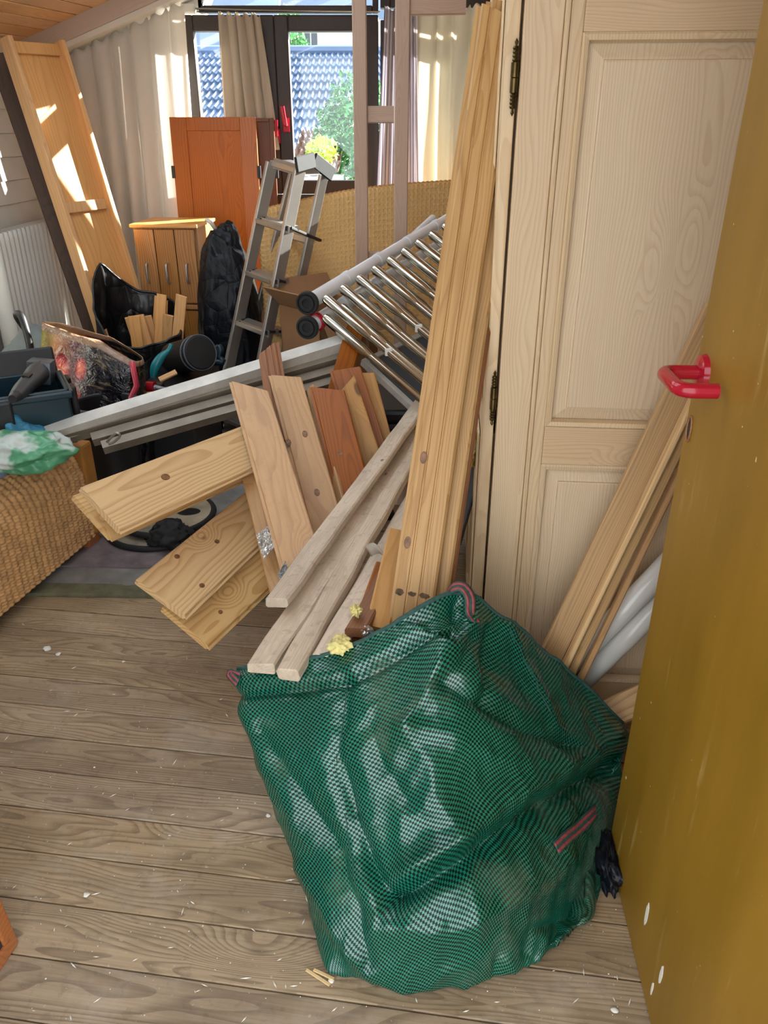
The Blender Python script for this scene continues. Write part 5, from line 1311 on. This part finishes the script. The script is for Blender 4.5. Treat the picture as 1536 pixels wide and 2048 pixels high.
# ================================================================= aluminium rails lying across
def chan(A, B, w_, h_, lb, mat, nm='aluminium_rail', n=(0, -.35, 1), solid_=False):
    M = frame_of(A, B, V(n)); L = (B-A).length; t = .004
    pr = [(-w_/2, 0), (w_/2, 0), (w_/2, -h_), (w_/2-t, -h_), (w_/2-t, -t), (-w_/2+t, -t), (-w_/2+t, -h_), (-w_/2, -h_)] if not solid_ else [(-w_/2, 0), (w_/2, 0), (w_/2, -h_), (-w_/2, -h_)]
    M = Matrix.Translation((A+B)/2) @ M
    o = make(nm, MB().prism(pr[::-1], -L/2, L/2), mat, None, M, local=True, fixn=True); tag(o, lb, 'rail', 'aluminium rails lying across the bed'); return o
chan(at(-70, 908, 2.30), at(700, 672, 2.92), .052, .040, 'long pale uppermost rail running from bed to telescopic ladder', M_aluw)
chan(at(105, 868, 2.42), at(705, 700, 2.90), .040, .042, 'dull aluminium rail just below the pale uppermost rail', M_alud, n=(0, -.6, 1))
chan(at(182, 873, 2.44), at(700, 728, 2.86), .030, .034, 'third aluminium rail with open channel end', M_alud, n=(0, -.7, 1))
r4a = at(203, 889, 2.42)
r4 = chan(r4a, at(690, 752, 2.82), .030, .034, 'lowest aluminium rail with a hook at its end', M_alud, n=(0, -.7, 1))
hk = thing('rail_hook', 'small metal hook latch on the lowest rail end', 'hook', at(222, 876, 2.41))
make('hook_wire', MB().tube(cr([at(214, 884, 2.405), at(225, 872, 2.395), at(234, 866, 2.39), at(240, 872, 2.395), at(228, 884, 2.40), at(218, 888, 2.405)], 24), .004, 8), M_alu, hk, smooth=True)

# ================================================================= telescopic ladder
T0 = at(615, 606, 2.95); T1 = at(915, 425, 3.85)
tl = thing('telescopic_ladder', 'folded aluminium telescopic ladder with round black feet and chrome rungs', 'ladder', T0)
ax = (T1-T0); L = ax.length; axn = ax.normalized()
lowoff = at(615, 655, 2.93)-T0
def side_tube(o0, frac):
    segs = 5; lst = []
    for k in range(segs):
        a, b_ = o0+ax*(frac*k/segs), o0+ax*(frac*(k+1)/segs)
        r_ = .026-.0018*k
        make('side_tube', MB().tube([a, b_], r_, 22), M_galv, tl, smooth='auto')
        make('tube_collar', MB().tube([b_-axn*.012, b_+axn*.010], r_+.0025, 22), M_galv, tl, smooth='auto')
    return
side_tube(T0+axn*.03, 1.0); side_tube(T0+lowoff+axn*.03, .95)
side_tube(at(700, 560, 3.2), .62) if False else None
g0, g1 = at(776, 520, 3.50), at(866, 437, 3.95)
make('locking_bar', MB().tube([g0, g0.lerp(g1, .5)], .020, 18), M_galv, tl, smooth='auto'); make('locking_bar', MB().tube([g0.lerp(g1, .5), g1], .017, 18), M_galv, tl, smooth='auto')
vd = (V((0, 0, CAM_H))-T0).normalized(); fa = (vd*.75-axn*.65).normalized()
for o_ in (T0, T0+lowoff):
    Mf = Matrix.Translation(o_) @ fa.to_track_quat('Z', 'Y').to_matrix().to_4x4() @ Matrix.Scale(.88, 4)
    ft = make('foot_cap', MB().lathe([(.0, .004), (.018, .004), (.019, .012), (.030, .012), (.031, .004), (.036, .004), (.037, .012), (.043, .012), (.046, .006), (.046, -.008), (.036, -.03), (0, -.03)], 36, Mf), M_rubber, tl, smooth='auto')
make('red_ring', MB().tube([T0+lowoff+axn*.045, T0+lowoff+axn*.06], .033, 20), M_redpl, tl, smooth='auto')
# rungs: perpendicular to the tube, going down to the right; thick sleeve then thin rod
R0 = at(655, 600, 2.94); R1 = at(905, 812, 2.62); rdv = (R1-R0)
for row, (o_, n_r) in enumerate(((V((0, 0, 0)), 10), (lowoff*1.0, 9))):
    for k in range(n_r):
        f_ = (k+(.45 if row else 0))/9.5
        s0 = R0+o_*.72+ax*(f_*.92) if row == 0 else R0+o_*.78+ax*((k)/9.5*.92)+axn*.0
        e0 = s0+rdv*(1-.10*k/9)
        mid = s0.lerp(e0, .30); m2 = s0.lerp(e0, .36)
        rr = .0185
        rg_ = make('rung', MB().tube([m2, e0], .0138, 14), M_chrome, tl, smooth='auto')
        make('rung_sleeve', MB().tube([s0-rdv*.02, s0, mid, m2], [rr*.8, rr, rr, .0138], 14), M_chrome, rg_, smooth='auto')
        if row == 0 and k % 2 == 0 and k < 9:
            c = s0.lerp(e0, .50); make('clip', MB().box(c-V((.013, .013, .012)), c+V((.013, .013, .014)), b=.004), M_white, rg_)
# dark panels with silver frames under the ladder
def fpanel(a, b_, c, lb):
    x = (b_-a); y = (c-a); y = y-x*(y.dot(x)/x.dot(x)); n = x.cross(y).normalized()
    if n.z < 0: n = -n
    Mx = Matrix.Translation(a) @ Matrix(((x.normalized().x, y.normalized().x, n.x, 0), (x.normalized().y, y.normalized().y, n.y, 0), (x.normalized().z, y.normalized().z, n.z, 0), (0, 0, 0, 1)))
    t_ = thing('framed_sheet', lb, 'panel', Mx); X, Y = x.length, y.length
    make('sheet', MB().box((.01, .01, -.012), (X-.01, Y-.01, 0)), M_steelg, t_, Mx, local=True)
    for lo, hi in (((0, 0, -.02), (X, .02, .008)), ((0, Y-.02, -.02), (X, Y, .008)), ((0, .02, -.02), (.02, Y-.02, .008)), ((X-.02, .02, -.02), (X, Y-.02, .008))):
        make('frame_bar', MB().box(lo, hi, b=.003), M_aluw, t_, Mx, local=True)
fpanel(at(722, 722, 3.0), at(868, 858, 2.72), at(905, 590, 3.6), 'grey sheet panel with silver frame under the telescopic ladder')
fpanel(at(612, 785, 2.95), at(668, 768, 2.95), at(640, 720, 3.2), 'small silver framed panel edge behind the fan of boards')
# black big case below
cs = thing('black_case', 'large black case in the shadow under the framed panel', 'case', V((.10, 2.78, 0)))
make('case_body', MB().box((-.14, 2.66, 0), (.28, 3.0, .40), b=.02), M_black, cs); make('case_lid', MB().box((-.145, 2.655, .40), (.285, 3.005, .45), b=.015), M_black, cs)
make('case_handle', MB().tube(cr([V((.03, 2.66, .30)), V((.04, 2.635, .30)), V((.12, 2.635, .30)), V((.13, 2.66, .30))], 12), .010, 8), M_dgrey, cs, smooth=True)
# grey gutter profile standing dark right of the tall board, and leftover beams at the right
tilt('black_profile', (905, 1085, 1.95), (955, 905, 2.10), .05, .03, M_dgrey, 'dark grey plastic profile in the gap beside the wardrobe', (-.3, -1, .3), 'profile')
plank('floor_timber', at(800, 1010, 2.25), at(985, 560, 3.6), .07, .05, M_stud, n=V((-.3, -.3, 1)), label='pale timber behind the tall boards, left of the wardrobe', cat='timber')
plank('floor_timber', at(850, 1040, 2.2), at(985, 640, 3.3), .06, .05, M_stud, n=V((-.3, -.3, 1)), label='second pale timber just below it beside the wardrobe', cat='timber')
# ================================================================= cardboard boxes
def carton(c, sx, sy, h, rot, lb, flaps, z0=0):
    Mc = Matrix.Translation((c.x, c.y, z0)) @ Matrix.Rotation(rot, 4, 'Z'); t_ = thing('cardboard_box', lb, 'box', Mc)
    for lo, hi in (((-sx, -sy, 0), (sx, -sy+.006, h)), ((-sx, sy-.006, 0), (sx, sy, h)), ((-sx, -sy, 0), (-sx+.006, sy, h)), ((sx-.006, -sy, 0), (sx, sy, h))):
        make('side', MB().box(lo, hi), M_cardb, t_, Mc, local=True)
    make('bottom', MB().box((-sx, -sy, 0), (sx, sy, .006)), M_cardb, t_, Mc, local=True)
    for ang, d_, hw in flaps:
        Mq = Mc @ Matrix.Rotation(d_, 4, 'Z') @ Matrix.Translation((0, -(sy if hw == sx else sx), h)) @ Matrix.Rotation(ang, 4, 'X')
        make('flap', MB().box((-hw, -.12, -.002), (hw, 0, .003)), M_cardb, t_, Mq, local=True)
    return t_
bc = at(655, 560, 3.95)
carton(V((bc.x, dep(3.98), 0)), .165, .145, .66, math.radians(42), 'open brown cardboard box between stepladder and ladder frame', [(1.0, 0, .165), (-.9, PI, .165), (.9, PI/2, .145), (-.8, -PI/2, .145)])
bc = at(545, 590, 4.55)
carton(V((bc.x, dep(4.72), 0)), .12, .11, .55, .2, 'smaller cardboard box behind the stepladder', [(.7, 0, .12), (.9, PI/2, .11)])
# ================================================================= rug + round discs under the boards
rugp = [atz(20, 1205), atz(455, 1195), atz(620, 1030), atz(500, 900), atz(120, 960)]
a0 = atz(60, 1190); a1 = atz(470, 1196); rgx = (a1-a0).normalized(); rgy = V((-rgx.y, rgx.x, 0))
Mrg = Matrix.Translation(a0+V((0, 0, 0))) @ Matrix(((rgx.x, rgy.x, 0, 0), (rgx.y, rgy.y, 0, 0), (0, 0, 1, 0), (0, 0, 0, 1)))
rug = thing('rug', 'dusty grey rug with olive edge on the floor beside the bed', 'rug', Mrg)
P = [[V((-.25+1.2*i/60, .0+1.9*j/80, .012+.004*noise.noise(V((i*.2, j*.2, 0)))+(0 if j else -.006))) for j in range(81)] for i in range(61)]
make('pile', MB().grid(P), M_rug, rug, Mrg, smooth=True, local=True)
make('border', MB().box((-.25, -.012, .0), (.95, .055, .0145), b=.004), M_rugedge, rug, Mrg, local=True)
make('mauve_band', MB().box((-.25, .16, .0), (.95, .42, .0185), b=.003), M_rugpurple, rug, Mrg, local=True)
dc_ = atz(322, 1062)
M_disc = plain('dirty_cream_disc', LB(150, 140, 120), .7, var=.25, nscale=9)
for k, (dz, r_, lb) in enumerate(((.016, .19, 'lower round dirty disc with black rim on the rug'), (.046, .175, 'upper round dirty disc with holes stacked on the lower one'))):
    t_ = thing('round_disc', lb, 'disc', V((dc_.x+.02*k, dc_.y+.03*k, dz)))
    c = V((dc_.x+.02*k, dc_.y+.03*k, dz))
    make('disc_face', MB().lathe([(0, .0), (r_, .0), (r_, .018), (r_*.8, .022), (r_*.3, .018), (0, .018)], 44, Matrix.Translation(c)), M_disc, t_, smooth='auto', fixn=True)
    make('rubber_rim', MB().tube([c+V((r_*math.cos(q*PI/24), r_*math.sin(q*PI/24), .011)) for q in range(48)], .012, 8, closed=True), M_rubber, t_, smooth=True)
    if k:
        for q in range(5):
            h_ = c+V((r_*.5*math.cos(q*1.257), r_*.5*math.sin(q*1.257), .0195)); make('opening', MB().lathe([(0, .003), (.028, .003), (.030, 0)], 18, Matrix.Translation(h_) @ Matrix.Scale(1.5, 4, (1, 0, 0))), M_black, t_)
crumple('black_glove', atz(345, 1098)+V((0, 0, .045)), (.085, .06, .055), M_rubber, amp=.4, freq=3, sub=4, seed=81, label='black crumpled work glove on the rug under the boards', cat='glove')
# ================================================================= framed board bottom left
K = atz(38, 1885, 0); e2 = V((-.17, -.985, 0)).normalized(); ph = math.radians(86); e1 = (V((-.985, .17, 0)).normalized()*math.cos(ph)+V((0, 0, 1))*math.sin(ph)).normalized()
n_ = e2.cross(e1).normalized(); n_ = n_ if n_.z > 0 else -n_
Mk = Matrix.Translation(K) @ Matrix(((e1.x, e2.x, n_.x, 0), (e1.y, e2.y, n_.y, 0), (e1.z, e2.z, n_.z, 0), (0, 0, 0, 1)))
fb = thing('framed_board', 'orange wooden frame with black board at the lower left corner', 'frame', Mk)
for lo, hi in (((0, 0, -.02), (.028, .5, .0)), ((.028, 0, -.02), (.52, .028, 0)), ((.028, .472, -.02), (.52, .5, 0)), ((.52, 0, -.02), (.548, .5, 0))):
    make('frame_bar', MB().box(lo, hi, b=.003), M_orange, fb, Mk, local=True)
make('board', MB().box((.026, .026, -.016), (.525, .478, -.006)), M_dgrey, fb, Mk, local=True)
make('round_mark', MB().lathe([(0, .002), (.014, .002), (.015, 0)], 18, Mk @ Matrix.Translation((.062, .05, -.006))), M_webr, fb)
# ================================================================= debris on the floor
def chip(u, v, s_, lb, mat=M_chip, seed=0, flat=.4, cat='chip', name='plaster_chip'):
    c = atz(u, v, 0); return crumple(name, c+V((0, 0, s_*.62*flat*.82)), (s_*.62, s_*.5, s_*.62*flat), mat, amp=.6, freq=2.2, sub=2, seed=seed, label=lb, cat=cat)
for i, (u, v, s_, lb) in enumerate(((95, 1299, .019, 'white crumpled film lump on the floor right of the bed'), (117, 1310, .014, 'curled white scrap beside the film lump'), (247, 1324, .007, 'tiny white scrap on the floor below the lowest new board'),
    (537, 1632, .009, 'white flake on the floor left of the green bag'), (662, 1963, .010, 'white plaster crumb below the green bag'), (173, 1791, .010, 'pale flat flake on the floor in the lower left'), (1230, 2022, .010, 'white plaster crumb at the foot of the door'),
    (438, 1270, .008, 'white crumb just below the lowest new board end'), (432, 1256, .006, 'smaller white crumb above the other by the lowest new board'))):
    chip(u, v, s_, lb, seed=90+i)
for i, (a, b_, lb) in enumerate(((atz(613, 1942), atz(660, 1972), 'longer pale wood splinter on the floor left of the bag bottom'), (atz(628, 1944), atz(668, 1962), 'shorter pale wood splinter crossing the longer one'))):
    plank('wood_splinter', a+V((0, 0, .005+.003*i)), b_+V((0, 0, .004+.003*i)), .006, .003, M_splint, n=V((0, 0, 1)), label=lb, cat='splinter')
mb = MB(); random.seed(5)
for i in range(420):
    u, v = random.uniform(0, 1290), random.uniform(1230, 2040); p = atz(u, v, 0)
    s_ = random.uniform(.0006, .0017)*(1 if random.random() < .93 else 1.8); a = random.uniform(0, 6.28)
    l_ = s_*(1 if random.random() < .6 else random.uniform(3, 7)); d = V((math.cos(a), math.sin(a), 0)); e = V((-d.y, d.x, 0))
    q = [p+d*l_+V((0, 0, .001)), p+e*s_+V((0, 0, .001)), p-d*l_+V((0, 0, .001)), p-e*s_+V((0, 0, .001)), p+V((0, 0, .001+s_*.9))]
    mb.add(q, [(0, 1, 4), (1, 2, 4), (2, 3, 4), (3, 0, 4)])
tag(make('sawdust_crumbs', mb, M_chip), 'fine pale sawdust and plaster crumbs scattered over the floor', 'crumbs', kind='stuff')
